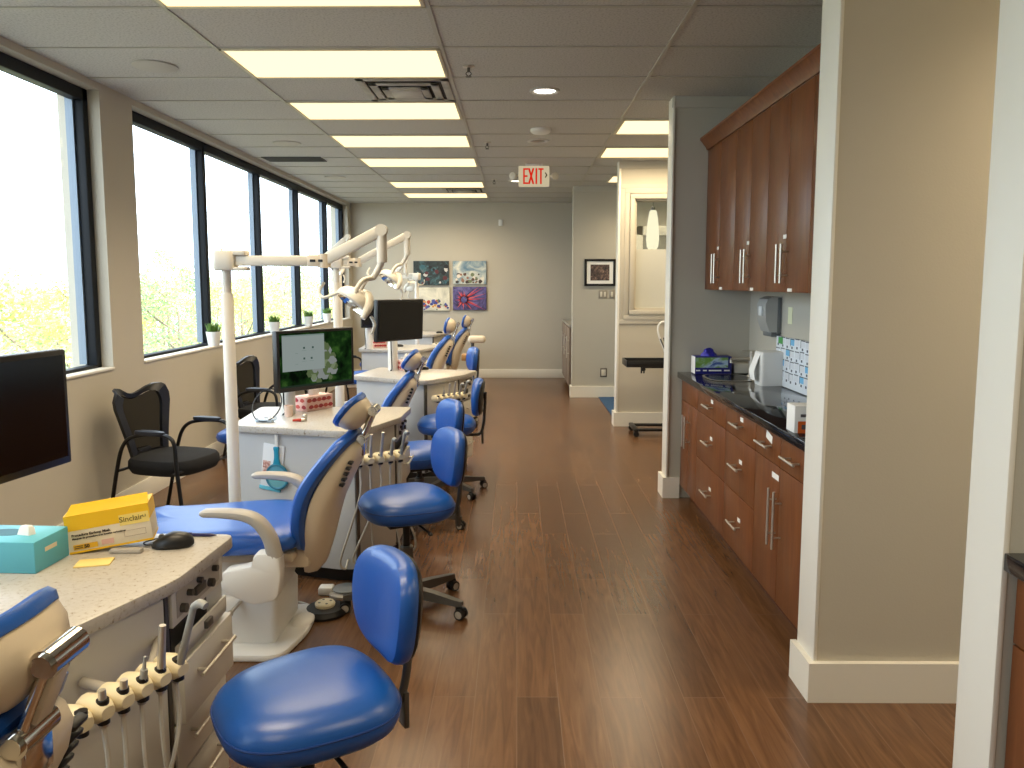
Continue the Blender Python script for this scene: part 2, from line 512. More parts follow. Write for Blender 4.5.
# grey partition further back, with the room beyond the cream one
GY = 10.3
GX = .74
struct(MB().box(GX, XR, GY, GY+.15, 0, ZC).build('wall_right_far', WALLG))
base_run('baseboard_right_far', [(GX-.02, GY-.02), (XR, GY-.02), (XR, GY), (GX, GY), (GX, GY+.17), (GX-.02, GY+.17)])
struct(MB().box(GX-.004, XR, GY-.012, GY, ZC-.075, ZC, .003).build('trim_7', WALLG))
struct(MB().box(1.10, XR, CY+.14, GY, 0, .008).build('floor_carpet', CARPET))
# door casing and door seen through the interior window
dr = MB().box(1.56, 1.66, GY-.03, GY, 0, 2.28, .004).box(2.45, 2.55, GY-.03, GY, 0, 2.28, .004).box(1.56, 2.55, GY-.03, GY, 2.16, 2.28, .004)
dro = struct(dr.build('door_1', TRIM))
MB().box(1.66, 2.45, GY-.012, GY-.002, .01, 2.16, .003).build('door_panel', mat('grey_door', (120, 122, 116), .5), dro)

# ------------------------------------------------------------------ ceiling fixtures
PANEL = emit('lit_panel', (1.0, .79, .43), 1.8, raw=True)
PANELF = mat('panel_frame', (205, 196, 170), .5)
PANEL_W = 17.
def light_panel(x0, y0, label, group='lit ceiling panels', spread=130, watt=1.):
    root = thing('ceiling_light', label, 'ceiling light', (x0+.61, y0+.305, ZC), 0, group)
    f = MB()
    for a in ((-.6, .6, -.295, -.275), (-.6, .6, .275, .295), (-.6, -.58, -.295, .295), (.58, .6, -.295, .295)):
        f.box(*a, -.012, -.0005, .002)
    f.build('frame', PANELF, root)
    MB().box(-.582, .582, -.277, .277, -.007, -.002).build('diffuser', PANEL, root)
    la = D.lights.new('panel_lamp', 'AREA'); la.shape = 'RECTANGLE'; la.size = 1.1; la.size_y = .5
    la.energy = PANEL_W*watt; la.color = (1, .81, .55); la.spread = R(spread)
    lo = D.objects.new('panel_lamp', la); col.objects.link(lo); lo.location = (0, 0, -.02); lo.parent = root
    return root
ordn = ['cut by the top edge of the photo', 'with the air vent right behind it', 'right behind the near air vent',
        'third whole one from the front', 'fourth whole one from the front',
        'just in front of the far air vent', 'the last one before the back wall']
for k, lab in zip((-2, 0, 2, 4, 6, 9, 11), ordn):
    light_panel(gx[1], gy0+.61*k, 'warm lit ceiling panel over the chairs, '+lab, spread=155 if k > 8 else 130, watt=1.35 if k > 8 else 1.)
for k in (-5, -8):  # unseen; the row carried on behind the camera for its light
    light_panel(gx[1], gy0+.61*k, 'warm lit ceiling panel behind the camera, outside the photo')
light_panel(gx[4]-.1, gy0+.61*-4, 'warm lit ceiling panel in the side passage before the pillar, outside the photo', watt=1.4)
light_panel(gx[3], gy0+.61*-7, 'warm lit ceiling panel at the right behind the camera, outside the photo')
light_panel(gx[3], gy0+.61*3, 'warm lit ceiling panel on the right, the nearer one to the tall wood cabinets', spread=165, watt=1.2)
light_panel(gx[3], gy0+.61*5, 'warm lit ceiling panel on the right, just above the cream wall with the window', spread=172, watt=1.5)
light_panel(gx[3]+.3, gy0+.61*8+.1, 'warm lit ceiling panel in the room behind the cream wall')

def vent(x, y, label):
    root = thing('air_vent', label, 'air vent', (x, y, ZC))
    v = MB()
    for i, h_ in enumerate((.29, .22, .15)):
        for a in ((-h_, h_, -h_, -h_+.05), (-h_, h_, h_-.05, h_), (-h_, -h_+.05, -h_, h_), (h_-.05, h_, -h_, h_)):
            v.box(*a, -.010-.010*i, -.004-.008*i, .002)
    v.build('louvre', mat('vent_white', (168, 164, 154), .5, var=.25, vscale=7), root)
    MB().box(-.1, .1, -.1, .1, -.034, -.026, .003).build('centre_plate', mat('vent_plate', (186, 182, 172), .5, var=.15, vscale=9), root)
    MB().box(-.28, .28, -.28, .28, -.004, -.0008).build('duct_back', mat('vent_dark', (50, 47, 43), .8), root)
vent(-.72, 5.215, 'square louvred ceiling air vent with dusty smudges, between two near light panels')
vent(-.72, gy0+.61*10+.305, 'square louvred ceiling air vent far back near the end wall')
g = MB().box(-.3, .3, -.14, .14, -.01, -.001, .003)
for i in range(9): g.box(-.28, .28, -.125+.028*i, -.117+.028*i, -.014, -.008)
tag(g.build('return_grille', mat('dark_grille', (62, 60, 58), .6), None, (-2.28, 8.05, ZC)), 'dark rectangular return grille in the ceiling near the windows', 'ceiling grille')
def speaker(x, y, lab):
    s_ = MB().lathe([(.125, -.001), (.125, -.008), (.115, -.012), (.0, -.013)], 32)
    tag(s_.build('ceiling_speaker', mat('speaker_grille', (190, 186, 178), .85, bump=.4, bscale=500), None, (x, y, ZC)), lab, 'speaker')
speaker(-2.12, 4.65, 'round flat ceiling speaker by the first window')
speaker(-2.09, 7.15, 'round flat ceiling speaker in front of the dark ceiling grille')
speaker(-2.18, 9.4, 'round flat ceiling speaker beyond the dark ceiling grille')
def downlight(x, y, lab, mt):
    root = thing('downlight', lab, 'ceiling light', (x, y, ZC))
    MB().lathe([(.10, -.001), (.10, -.007), (.085, -.012), (.072, -.006), (.068, -.0015)], 32, cap=False).build('trim_ring', mat('downlight_ring', (205, 202, 195), .3, .3), root)
    MB().lathe([(.069, -.003), (.05, -.007), (.0, -.008)], 28).build('bulb_face', mt, root)
downlight(.182, 5.25, 'bright white round downlight nearest the camera', emit('downlight_on', (255, 252, 240), 9))
downlight(.185, 7.05, 'unlit round downlight behind the smoke detector', mat('downlight_off', (150, 146, 138), .2, .5))
downlight(-.01, 9.75, 'small lit round downlight below and behind the EXIT sign', emit('downlight_warm', (255, 240, 205), 6))
tag(MB().lathe([(.085, -.001), (.085, -.02), (.07, -.035), (.03, -.042), (0, -.043)], 28).build('smoke_detector', WHITE, None, (.195, 6.53, ZC)), 'round white smoke detector between the two downlights', 'smoke detector')
def sprinkler(x, y, lab):
    root = thing('sprinkler', lab, 'sprinkler', (x, y, ZC))
    MB().lathe([(.035, -.0008), (.035, -.006), (.02, -.010), (0, -.011)], 20).build('escutcheon', STEEL, root)
    b = MB().cyl((0, 0, -.008), (0, 0, -.035), .009, n=10)
    b.tube([(-.004, 0, -.03), (-.016, 0, -.045), (0, 0, -.06)], .003, 6, 3).tube([(.004, 0, -.03), (.016, 0, -.045), (0, 0, -.06)], .003, 6, 3)
    b.lathe([(0, -.058), (.018, -.060), (.018, -.063), (0, -.064)], 14)
    b.build('head', GUN, root)
sprinkler(-.285, 4.67, 'small metal sprinkler head nearest the camera')
sprinkler(-.27, 7.12, 'small metal sprinkler head left of the unlit downlight')
sprinkler(-.28, 9.6, 'small metal sprinkler head left of the EXIT sign, farthest one')

# EXIT sign with two emergency lamp heads
ex = thing('exit_sign', 'lit white EXIT sign with red letters and twin lamp heads on the ceiling', 'exit sign', (.18, 8.4, ZC))
MB().box(-.165, .165, -.028, .028, -.24, -.024, .012).build('housing', emit('exit_face', (244, 226, 186), .62), ex)
MB().box(-.09, .09, -.03, .03, -.026, -.0008, .004).build('canopy', WHITE, ex)
RED = emit('exit_red', (226, 40, 24), .85)
l = MB()
def bar(x0, x1, z0, z1): l.box(x0, x1, -.0335, -.0275, z0, z1)
# E
bar(-.115, -.098, -.215, -.05); bar(-.115, -.062, -.067, -.05); bar(-.115, -.068, -.141, -.124); bar(-.115, -.062, -.215, -.198)
# X
for s_ in (1, -1):
    l.prism([(-.030-s_*.024-.010, -.0825), (-.030-s_*.024+.010, -.0825), (-.030+s_*.024+.010, .0825), (-.030+s_*.024-.010, .0825)], .0, .006,
            M=frame((0, -.0275, -.1325), (1, 0, 0), (0, 0, 1), (0, -1, 0)))
# I
bar(.016, .034, -.215, -.05)
# T
bar(.046, .102, -.067, -.05); bar(.065, .083, -.215, -.05)
l.build('lettering', RED, ex)
ar = MB().prism([(-.012, .022), (-.004, .03), (.016, 0), (-.004, -.03), (-.012, -.022), (.002, 0)], 0, .006, M=frame((.128, -.0275, -.122), (1, 0, 0), (0, 0, 1), (0, -1, 0)))
ar.build('arrow', mat('exit_arrow', (110, 90, 60), .5), ex)
for s_ in (-1, 1):
    h_ = MB().cyl((s_*.16, 0, -.13), (s_*.185, 0, -.13), .012, n=10)
    h_.lathe([(.018, -.03), (.036, .0), (.04, .03), (.034, .034), (0, .034)], 20, M=T(s_*.215, -.005, -.13) @ RZ(s_*.5) @ RX(R(90)))
    h_.build('lamp_head', mat('lamp_head_grey', (205, 200, 188), .35), ex)

# ------------------------------------------------------------------ dental chair
def dental_chair(label, loc, rz=0., foot_drop=0., head_up=0., upright=.0, lift=0.):
    B = BLUE
    root = thing('dental_chair', label, 'dental chair', loc, rz, 'blue dental chairs along the windows')
    MB().prism(roundpoly([(-.62, -.27), (.14, -.27), (.19, -.02), (.17, .24), (-.62, .24)], .07), 0, .03, bev=.01).build('base_plate', WHITE, root)
    b = MB()
    def rr(x0, x1, y, z, r=.03): return [(px, py, z) for px, py in roundpoly([(x0, -y), (x1, -y), (x1, y), (x0, y)], r, 4)]
    b.loft([rr(-.50, .085, .165, .03), rr(-.50, .095, .17, .045), rr(-.48, .10, .165, .205), rr(-.47, .09, .155, .225)])
    b.loft([rr(-.36, .085, .135, .20), rr(-.34, .115, .13, .30), rr(-.32, .13, .12, .40+lift)])
    b.build('lift_base', WHITE, root)
    MB().cyl((-.05, -.165, .215), (-.08, -.21, .18), .008, n=10).ball((-.08, -.21, .18), .013, .013, .013).build('lever', STEEL, root)
    MB().ball((.14, .06, .03), .05, .075, .02).build('cable_cover', WHITE, root)
    fr = MB().box(-.62, .18, -.19, .19, .385, .43, .015)
    fr.box(.10, .23, -.13, .13, .34, .44, .02)
    fr.build('seat_frame', SHELL, root)
    # arm casings and armrests, both sides
    for s_ in (-1, 1):
        pts = roundpoly([(-.075, .33), (-.065, .405), (.02, .418), (.06, .43), (.065, .475), (.165, .478), (.172, .38), (.155, .285), (.06, .262), (-.02, .295)], .03, 4)
        M = frame((0, s_*.255, 0), (1, 0, 0), (0, 0, 1), (0, -1, 0)) if s_ < 0 else frame((0, .255+.075, 0), (1, 0, 0), (0, 0, 1), (0, -1, 0))
        MB().prism(pts, 0, .075, M=M, bev=.014).build('arm_casing', WHITE, root)
        y = s_*.30
        path = catmull([(-.145, .632), (-.06, .632), (.03, .622), (.085, .592), (.125, .53), (.142, .455)], 6)
        rings = []
        for i, p in enumerate(path):
            q0 = path[max(i-1, 0)]; q1 = path[min(i+1, len(path)-1)]
            t = (q1-q0).normalized(); nx, nz = -t[1], t[0]
            f = i/(len(path)-1)
            th = .014+.016*f; wd = .030+.004*math.sin(f*PI)
            if i == 0: th *= .55; wd *= .7
            rings.append([(p[0]+nx*th*b_, y+wd*a_, p[1]+nz*th*b_) for a_, b_ in superell(1, 1, 3, 14)])
        MB().loft(rings).build('armrest', GREYP, root)
    # seat and leg rest cushion
    top = [(-.98, .0), (-.96, .11), (-.85, .185), (-.6, .225), (-.35, .26), (-.1, .275), (.08, .265), (.19, .225), (.22, .1)]
    up = catmull([(x, y, 0) for x, y in top], 4)
    outl = [(p.x, p.y) for p in up]+[(p.x, -p.y) for p in up[::-1][:-1]]
    outl = outl[::-1]
    def bend(co):
        x = co.x
        z = co.z+.012*math.sin((x+.2)*6)*(1 if x > -.5 else 0)
        if x < -.45: z -= foot_drop*min(1, ((-.45-x)/.5))**1.3
        return Vector((x, co.y, z))
    MB().pad(outl, [(.1, .425), (.80, .425), (.93, .432), (.985, .45), (1, .475), (.985, .5), (.93, .518), (.80, .526), (.66, .527), (.52, .527), (.38, .527), (.22, .526), (.05, .525)], deform=bend).build('seat_cushion', B, root)
    # backrest
    d = Vector((.375, 0, .927)).normalized(); n = Vector((-d.z, 0, d.x))
    MBk = frame((.235, 0, .435), tuple(d), (0, 1, 0), tuple(n))
    def sym(pts):
        u = catmull([(x, y, 0) for x, y in pts], 4)
        return ([(p.x, p.y) for p in u]+[(p.x, -p.y) for p in u[::-1][1:-1]])[::-1]
    oc = sym([(-.03, 0), (-.02, .15), (.03, .205), (.12, .235), (.24, .245), (.36, .222), (.44, .19), (.488, .14), (.505, 0)])
    def curve(co):
        return Vector((co.x, co.y, co.z+.028*math.sin(co.x*9-.4)+co.y*co.y*.5))
    MB().pad(oc, [(.1, .012), (.9, .012), (.985, .020), (1, .036), (.985, .053), (.93, .066), (.8, .073), (.55, .073), (.3, .072), (.05, .071)], M=MBk, deform=curve).build('backrest_cushion', B, root)
    os_ = sym([(-.16, 0), (-.14, .06), (-.06, .12), (.06, .18), (.18, .205), (.30, .195), (.40, .165), (.455, .12), (.472, 0)])
    def curve2(co):
        return Vector((co.x, co.y, co.z+.02*math.sin(co.x*9-.4)+co.y*co.y*.5))
    sh = MB().pad(os_, [(.05, -.062), (.5, -.06), (.8, -.052), (.93, -.034), (.99, -.006), (1, .012), (.97, .018), (.1, .018)], M=MBk, deform=curve2).build('backrest_shell', SHELL, root)
    for s_ in (-1, 1):
        vs_ = MB()
        for i in range(5):
            vs_.box(.30+.025*i, .311+.025*i, s_*.145-.02, s_*.145+.02, -.052+.012*math.sin(.27*9-.4), -.022, .003, M=MBk)
        vs_.build('vent_slots', BLACK, sh)
    # headrest
    hd = Vector((.64-.42*upright, 0, .77+.2*upright)).normalized(); hn = Vector((-hd.z, 0, hd.x))
    MH = frame((.410, 0, .978+head_up), tuple(hd), (0, 1, 0), tuple(hn))
    oh = superell(.085, .135, 2.4, 36)
    MB().pad(oh, [(.1, .0), (.94, .0), (1, .010), (.97, .024), (.85, .034), (.5, .036), (.05, .033)], M=MH, deform=lambda co: Vector((co.x, co.y, co.z+co.y*co.y*1.6+co.x*co.x*2))).build('headrest_cushion', B, root)
    MB().pad(superell(.078, .125, 2.4, 36), [(.05, -.056), (.45, -.054), (.75, -.043), (.93, -.022), (1, .004), (.1, .004)], M=MH, deform=lambda co: Vector((co.x, co.y, co.z+co.y*co.y*1.4+co.x*co.x*2))).build('headrest_shell', SHELL, root)
    mt = MB()
    p_lo = Vector((.438, 0, .872)); p_hi = Vector((.490, 0, .995+head_up))
    for p, r_ in ((p_lo, .021), (p_hi, .021)):
        mt.cyl((p.x, -.04, p.z), (p.x, .04, p.z), r_, n=20)
        for s_ in (-1, 1): mt.cyl((p.x, s_*.038, p.z), (p.x, s_*.047, p.z), r_*.75, n=16)
    dd = (p_hi-p_lo)
    for s_ in (-1, 1):
        mt.tube([tuple(p_lo+Vector((0, s_*.028, 0))), tuple(p_hi+Vector((0, s_*.028, 0)))], .008, 10)
    mt.box(.422, .450, -.035, .035, .80, .875, .006)
    mt.build('headrest_mount', CHROME, root)
    MB().box(-.013, .013, -.020, .020, -.042, .042, .004, M=T(*((p_lo+p_hi)/2)) @ RY(math.atan2(dd.x, dd.z))).build('mount_cover', SHELL, root)
    if lift:
        for ch in root.children:
            if ch.name.split('.')[0] not in ('base_plate', 'lift_base', 'lever', 'cable_cover'): ch.location.z = lift
    return root
chair1 = dental_chair('blue dental chair fully in view, behind the near desk with the yellow box', (-1.10, 3.25, 0), 0, .12)
chair0 = dental_chair('blue dental chair cut by the bottom left corner, seen from behind its headrest', (-1.16, 1.085, 0), R(-1), .12)
chair2 = dental_chair('blue dental chair third from the camera, its headrest beside a patterned tissue box', (-1.15, 5.44, 0), R(2), .02)
chair3 = dental_chair('blue dental chair in the far group, the left one of its two raised headrests', (-1.09, 7.85, 0), 0, .05, .02, 1., .10)
chair4 = dental_chair('blue dental chair in the far group, the right and farthest headrest', (-1.06, 9.95, 0), 0, .05, .0, 1., .06)

# ------------------------------------------------------------------ operator stool
def stool():
    root = thing('operator_stool', '', 'stool', (0, 0, 0), 0, 'blue wheeled operator stools')
    oc = superell(.213, .205, 2.9, 48)
    oc = [(x, y*(1+.10*x/.225)) for x, y in oc]
    MB().pad(oc, [(.1, .445), (.72, .445), (.86, .452), (.95, .468), (.992, .49), (1, .503), (.985, .520), (.945, .536), (.86, .552), (.68, .566), (.4, .573), (.05, .573)]).build('seat', BLUE, root)
    MB().loop([(x*1.0, y*1.0, .5105) for x, y in [(p[0]*.997, p[1]*.997) for p in oc]], .0028, 6).build('piping', BLUED, root)
    MB().box(-.11, .13, -.09, .09, .418, .447, .008).build('seat_plate', BLACKM, root)
    MB().tube([(.02, -.06, .43), (.03, -.17, .425), (.035, -.215, .42)], .006, 8, 4).ball((.035, -.225, .42), .011, .018, .009).build('lever', BLACK, root)
    cl = MB().cyl((0, 0, .20), (0, 0, .42), .017, n=18)
    cl.build('gas_column', CHROME if False else BLACKM, root)
    MB().lathe([(.0, .07), (.030, .07), (.034, .11), (.030, .30), (.024, .305), (0, .305)], 22).build('column_sleeve', GUN, root)
    MB().lathe([(0, .06), (.045, .062), (.05, .09), (.04, .115), (0, .118)], 22).build('hub', GUN, root)
    for k in range(5):
        a = 2*PI*k/5+.35
        M = RZ(a)
        sec = lambda x, w_, z0, z1: [(x, -w_, z0), (x, w_, z0), (x, w_*.75, z1), (x, -w_*.75, z1)]
        MB().loft([sec(.03, .026, .066, .112), sec(.15, .024, .062, .102), sec(.27, .019, .060, .086), sec(.298, .012, .062, .082)], M=M).build('leg', GUN, root)
        ca = MB()
        ca.cyl((.285, 0, .075), (.285, 0, .045), .008, n=10, M=M)
        ca.box(.262, .312, -.006, .006, .022, .056, .006, M=M)
        for s_ in (-1, 1):
            ca.cyl((.29, s_*.008, .0245), (.29, s_*.024, .0245), .0245, n=20, M=M)
        co = ca.build('caster', RUBBER, root)
        for s_ in (-1, 1):
            rim = MB().lathe([(.0, 0), (.015, 0), (.0175, .0015), (.0, .004)], 18, M=M @ T(.29, s_*.0242, .0245) @ RX(-s_*R(90)))
            rim.build('wheel_cap', GREYP, co)
    # back support bar and pad
    MB().tube([(.05, 0, .43), (.18, 0, .425), (.245, 0, .435), (.27, 0, .50), (.28, 0, .62), (.285, 0, .74)], .0115, 10, 5).box(.255, .27, -.02, .02, .36, .46, .004).build('back_post', GUN, root)
    ob = superell(.165, .137, 3.0, 44)
    ob = [(x*(1-.12*(-y)/.14 if y < 0 else 1), y) for x, y in ob]
    Mb = T(.238, 0, .705) @ RY(R(6)) @ frame((0, 0, 0), (0, -1, 0), (0, 0, 1), (-1, 0, 0))
    cv = lambda co: Vector((co.x, co.y, co.z+co.x*co.x*1.1))
    MB().pad(ob, [(.1, -.022), (.9, -.022), (.975, -.014), (1, .0), (.985, .016), (.93, .03), (.8, .038), (.45, .042), (.05, .042)], M=Mb, deform=cv).build('backrest', BLUE, root)
    MB().pad([(x*.93, y*.93) for x, y in ob], [(.1, -.034), (.9, -.034), (1, -.026), (1, -.018), (.1, -.018)], M=Mb, deform=cv).build('back_cover', BLACK, root)
    return root
st = stool()
st.location = (-.52, 1.80, 0); st.rotation_euler = (0, 0, R(33))
st['label'] = 'blue vinyl operator stool nearest the camera, beside the near desk drawers'
dup(st, (-.52, 3.52, 0), R(27), 'blue vinyl operator stool second from the camera, in front of the hanging hoses')
s3 = dup(st, (-.62, 4.80, 0), R(30), 'blue vinyl operator stool third from the camera, just behind the second one')
for ch in s3.children:
    if ch.name.split('.')[0] in ('seat', 'piping', 'seat_plate', 'lever', 'back_post', 'backrest', 'back_cover', 'gas_column'): ch.location.z -= .055
dup(st, (-.515, 5.56, 0), R(4), 'blue vinyl operator stool fourth from the camera, turned side-on with thin backrest')
dup(st, (-.69, 8.28, 0), R(18), 'blue vinyl operator stool farthest back, near the beige swivel tray')

# ------------------------------------------------------------------ delivery desk with drawers
CT = .80
def desk(label, loc, rz, bar_ends):
    root = thing('dental_cabinet', label, 'cabinet', loc, rz, 'white dental cabinets with speckled tops')
    top = roundpoly([(0, 0), (-.012, -.345), (-.16, -.755), (-.27, -.757), (-.86, -.60), (-.90, 0)], .035, 4)
    body = [(-.04, -.02), (-.05, -.345), (-.19, -.725), (-.28, -.727), (-.83, -.575), (-.87, -.02)]
    toe = [(-.08, -.05), (-.09, -.345), (-.22, -.68), (-.3, -.68), (-.78, -.53), (-.82, -.05)]
    MB().prism(body, .075, CT-.035).build('body', LAMG, root)
    MB().prism(toe, 0, .08).build('toe_kick', BLACK, root)
    MB().prism(top, CT-.036, CT, bev=.006).build('countertop', SPECK, root)
    # angled face panel and its dark joint
    p0 = Vector((-.05, -.345)); p1 = Vector((-.19, -.725)); dv = (p1-p0); L_ = dv.length; dv.normalize()
    nv = Vector((-dv.y, dv.x))
    if nv.x < 0: nv = -nv
    MF = frame((p0.x, p0.y, 0), (dv.x, dv.y, 0), (0, 0, 1), (nv.x, nv.y, 0))
    MB().box(.008, L_-.03, .09, CT-.045, 0, .006, .002, M=MF).build('face_panel', LAM, root)
    MB().box(-.004, .006, .08, CT-.04, -.002, .008, M=MF).build('joint', GUN, root)
    MB().box(L_-.028, L_+.002, .08, CT-.04, -.004, .004, M=MF).build('joint', GUN, root)
    # near panel (faces the chair)
    # drawer side: x = -.045 from y -.335 to -.02
    MD = lambda x: None
    xs = -.046
    MB().box(xs, xs+.012, -.338, -.022, .665, CT-.04, .002).build('control_panel', LAM, root)
    kn = MB()
    for i, (yy, zz, r_) in enumerate(((-.29, .70, .012), (-.25, .725, .009), (-.12, .70, .012), (-.09, .73, .009), (-.19, .735, .008))):
        kn.cyl((xs+.010, yy, zz), (xs+.028, yy, zz), r_, n=12)
    kn.box(xs+.010, xs+.022, -.215, -.155, .70, .722, .002)
    kn.build('control_knob', GUN, root)
    MB().box(xs+.010, xs+.0135, -.315, -.05, .682, .752).build('control_plate', GREYP, root)
    MB().box(xs-.002, xs+.003, -.335, -.025, .555, .665).build('niche_shade', BLACK, root)  # flat black plate; shade of the open shelf put in its colour
    tr = MB().box(xs-.03, xs+.03, -.315, -.045, .585, .605, .003).box(xs+.022, xs+.03, -.315, -.045, .585, .632, .003)
    tr.build('pull_out_tray', LAM, root)
    MB().box(xs+.028, xs+.04, -.20, -.16, .60, .622, .003).build('tray_catch', GUN, root)
    for i, (z0, z1, out) in enumerate(((.41, .57, .035), (.265, .402, .010), (.085, .258, .010))):
        dr_ = MB().box(xs-.0, xs+out, -.338, -.022, z0, z1, .002).build('drawer', LAM, root)
        zc = z1-.052
        hb = MB().cyl((xs+out+.026, -.29, zc), (xs+out+.026, -.07, zc), .0055, n=10)
        for yy in (-.26, -.10): hb.cyl((xs+out-.002, yy, zc), (xs+out+.028, yy, zc), .0045, n=8)
        hb.build('drawer_handle', STEEL, dr_)
    # instrument bar in front of the angled face
    q0 = Vector((*bar_ends[0], .655)); q1 = Vector((*bar_ends[1], .655))
    bar_ = MB().tube([tuple(q0), tuple(q1)], .012, 10)
    mid = (q0+q1)/2
    bar_.tube([(mid.x, mid.y, .655), (mid.x-.10*nv.x*1.2, mid.y-.10*nv.y*1.2, .655)], .012, 10)
    bar_.tube([(q1.x-.03, q1.y-.03, .655), (-.06, -.36, .655)], .010, 10)
    bar_.build('instrument_bar', GREYP, root)
    hold = []
    dirv = (q1-q0).normalized()
    outv = Vector((-dirv.y, dirv.x, 0))
    if outv.x < 0: outv = -outv
    for i in range(6):
        p = q0+(q1-q0)*(i/5)
        Mh = frame((p.x, p.y, p.z), tuple(outv), tuple(-dirv), (0, 0, 1))
        h_ = MB()
        # clam-shaped cup with a slot
        prof = [(-.036, .014, .014), (-.024, .022, .025), (.004, .0255, .030), (.030, .024, .024), (.046, .016, .013)]
        rings = []
        for x, w_, t_ in prof:
            rings.append([(x, w_*a_, .004+t_*b_) for a_, b_ in superell(1, 1, 2.4, 14)])
        h_.loft(rings, M=Mh)
        ih = h_.build('instrument_holder', CREAM, root)
        MB().cyl((.030, 0, -.022), (.030, 0, .030), .0125, n=12, M=Mh).build('slot', BLACK, ih)
        hold.append((p, outv, dirv))
    root['_'] = 0; del root['_']
    return root, hold

def handpiece(label, P, outv, tall, loc, rz, lean=0., coil=0., kind=0):
    """handpiece resting in its holder, with its hose"""
    root = thing('dental_handpiece', label, 'dental handpiece', loc, rz, 'dental handpieces hanging on their hoses')
    p = Vector(P)+outv*.030
    up = Vector((outv.x*lean, outv.y*lean, 1)).normalized()
    tip = p+up*tall
    h_ = MB().tube([tuple(p-up*.03), tuple(p), tuple(p+up*tall*.5), tuple(tip)], [.009, .0105, .0085, .0075], 12, 4)
    if kind == 1:   # angled head
        h_.tube([tuple(tip), tuple(tip+up*.012+outv*.016), tuple(tip+up*.008+outv*.034)], [.0085, .010, .009], 10, 3)
    if kind == 2:
        h_.tube([tuple(tip), tuple(tip+up*.03)], [.0045, .003], 8)
    ob = h_.build('grip', STEEL if kind == 0 else HOSEG, root)
    side = Vector((-outv.y, outv.x, 0))
    a = p-up*.03
    hs = [tuple(a), tuple(a+outv*.002-Vector((0, 0, .12))), tuple(a-outv*.015-Vector((0, 0, .30))+side*coil*.5),
          tuple(a-outv*.03-Vector((0, 0, .46))+side*coil), tuple(a-outv*.07-Vector((0, 0, .52))+side*coil*.6), tuple(a-outv*.13-Vector((0, 0, .50))+side*coil*.2)]
    MB().tube(hs, .0055, 7, 6).build('hose', HOSE, root)
    return root

desks = {}
BAR = {'a': ((-.056, -.735), (.037, -.513)), 'b': ((-.207, -.831), (.02, -.676)), 'c': ((-.10, -.72), (.03, -.50)), 'd': ((-.15, -.86), (.042, -.525)), 'e': ((-.15, -.86), (.042, -.525))}
for key, lab, loc, rz in (
    ('a', 'white dental cabinet nearest the camera, carrying the yellow mask box', (-.828, 2.197, 0), R(-1)),
    ('b', 'white dental cabinet second from the camera with a hand mirror hung on its side', (-.627, 4.535, 0), 0),
    ('c', 'white dental cabinet third from the camera, beside the third stool', (-.335, 6.46, 0), R(-15)),
    ('d', 'white dental cabinet fourth from the camera, mostly behind the black monitor', (-.92, 9.2, 0), 0),
    ('e', 'white dental cabinet farthest back, under the wall pictures', (-1.02, 11.75, 0), 0)):
    desks[key] = desk(lab, loc, rz, BAR[key])+(loc, rz)
names = {'a': 'nearest desk', 'b': 'second desk', 'c': 'third desk'}
spec = {'a': [(1, .05, 0, .0, -.1), (2, .05, 0, .1, .0), (3, .05, 2, .15, .05), (4, .13, 0, .1, .06), (5, .17, 1, .35, -.1)],
        'b': [(1, .10, 2, .1, -.10), (2, .14, 0, .15, .02), (3, .15, 0, .25, -.14), (4, .10, 1, .3, .06), (5, .14, 1, .4, .10)],
        'c': [(1, .07, 2, .1, -.05), (2, .12, 0, .15, .02), (3, .13, 0, .2, -.06), (4, .10, 1, .3, .04), (5, .12, 1, .35, .04)]}
ordi = ['', 'leftmost', 'second from left', 'middle', 'second from right', 'rightmost']
look = {0: 'slim metal dental handpiece', 1: 'angled metal dental handpiece', 2: 'grey suction tip'}
for key, items in spec.items():
    root, hold, loc, rz = desks[key]
    for i, tall, kind, lean, coil in items:
        p, ov, dv = hold[i]
        handpiece('%s, %s in the instrument holders of the %s' % (look[kind], ordi[i], names[key]), p, ov, tall, loc, rz, lean, coil, kind)

def on_desk(key, x, y, z=CT):
    loc, rz = desks[key][2], desks[key][3]
    c_, s_ = math.cos(rz), math.sin(rz)
    return (loc[0]+c_*x-s_*y, loc[1]+s_*x+c_*y, z)

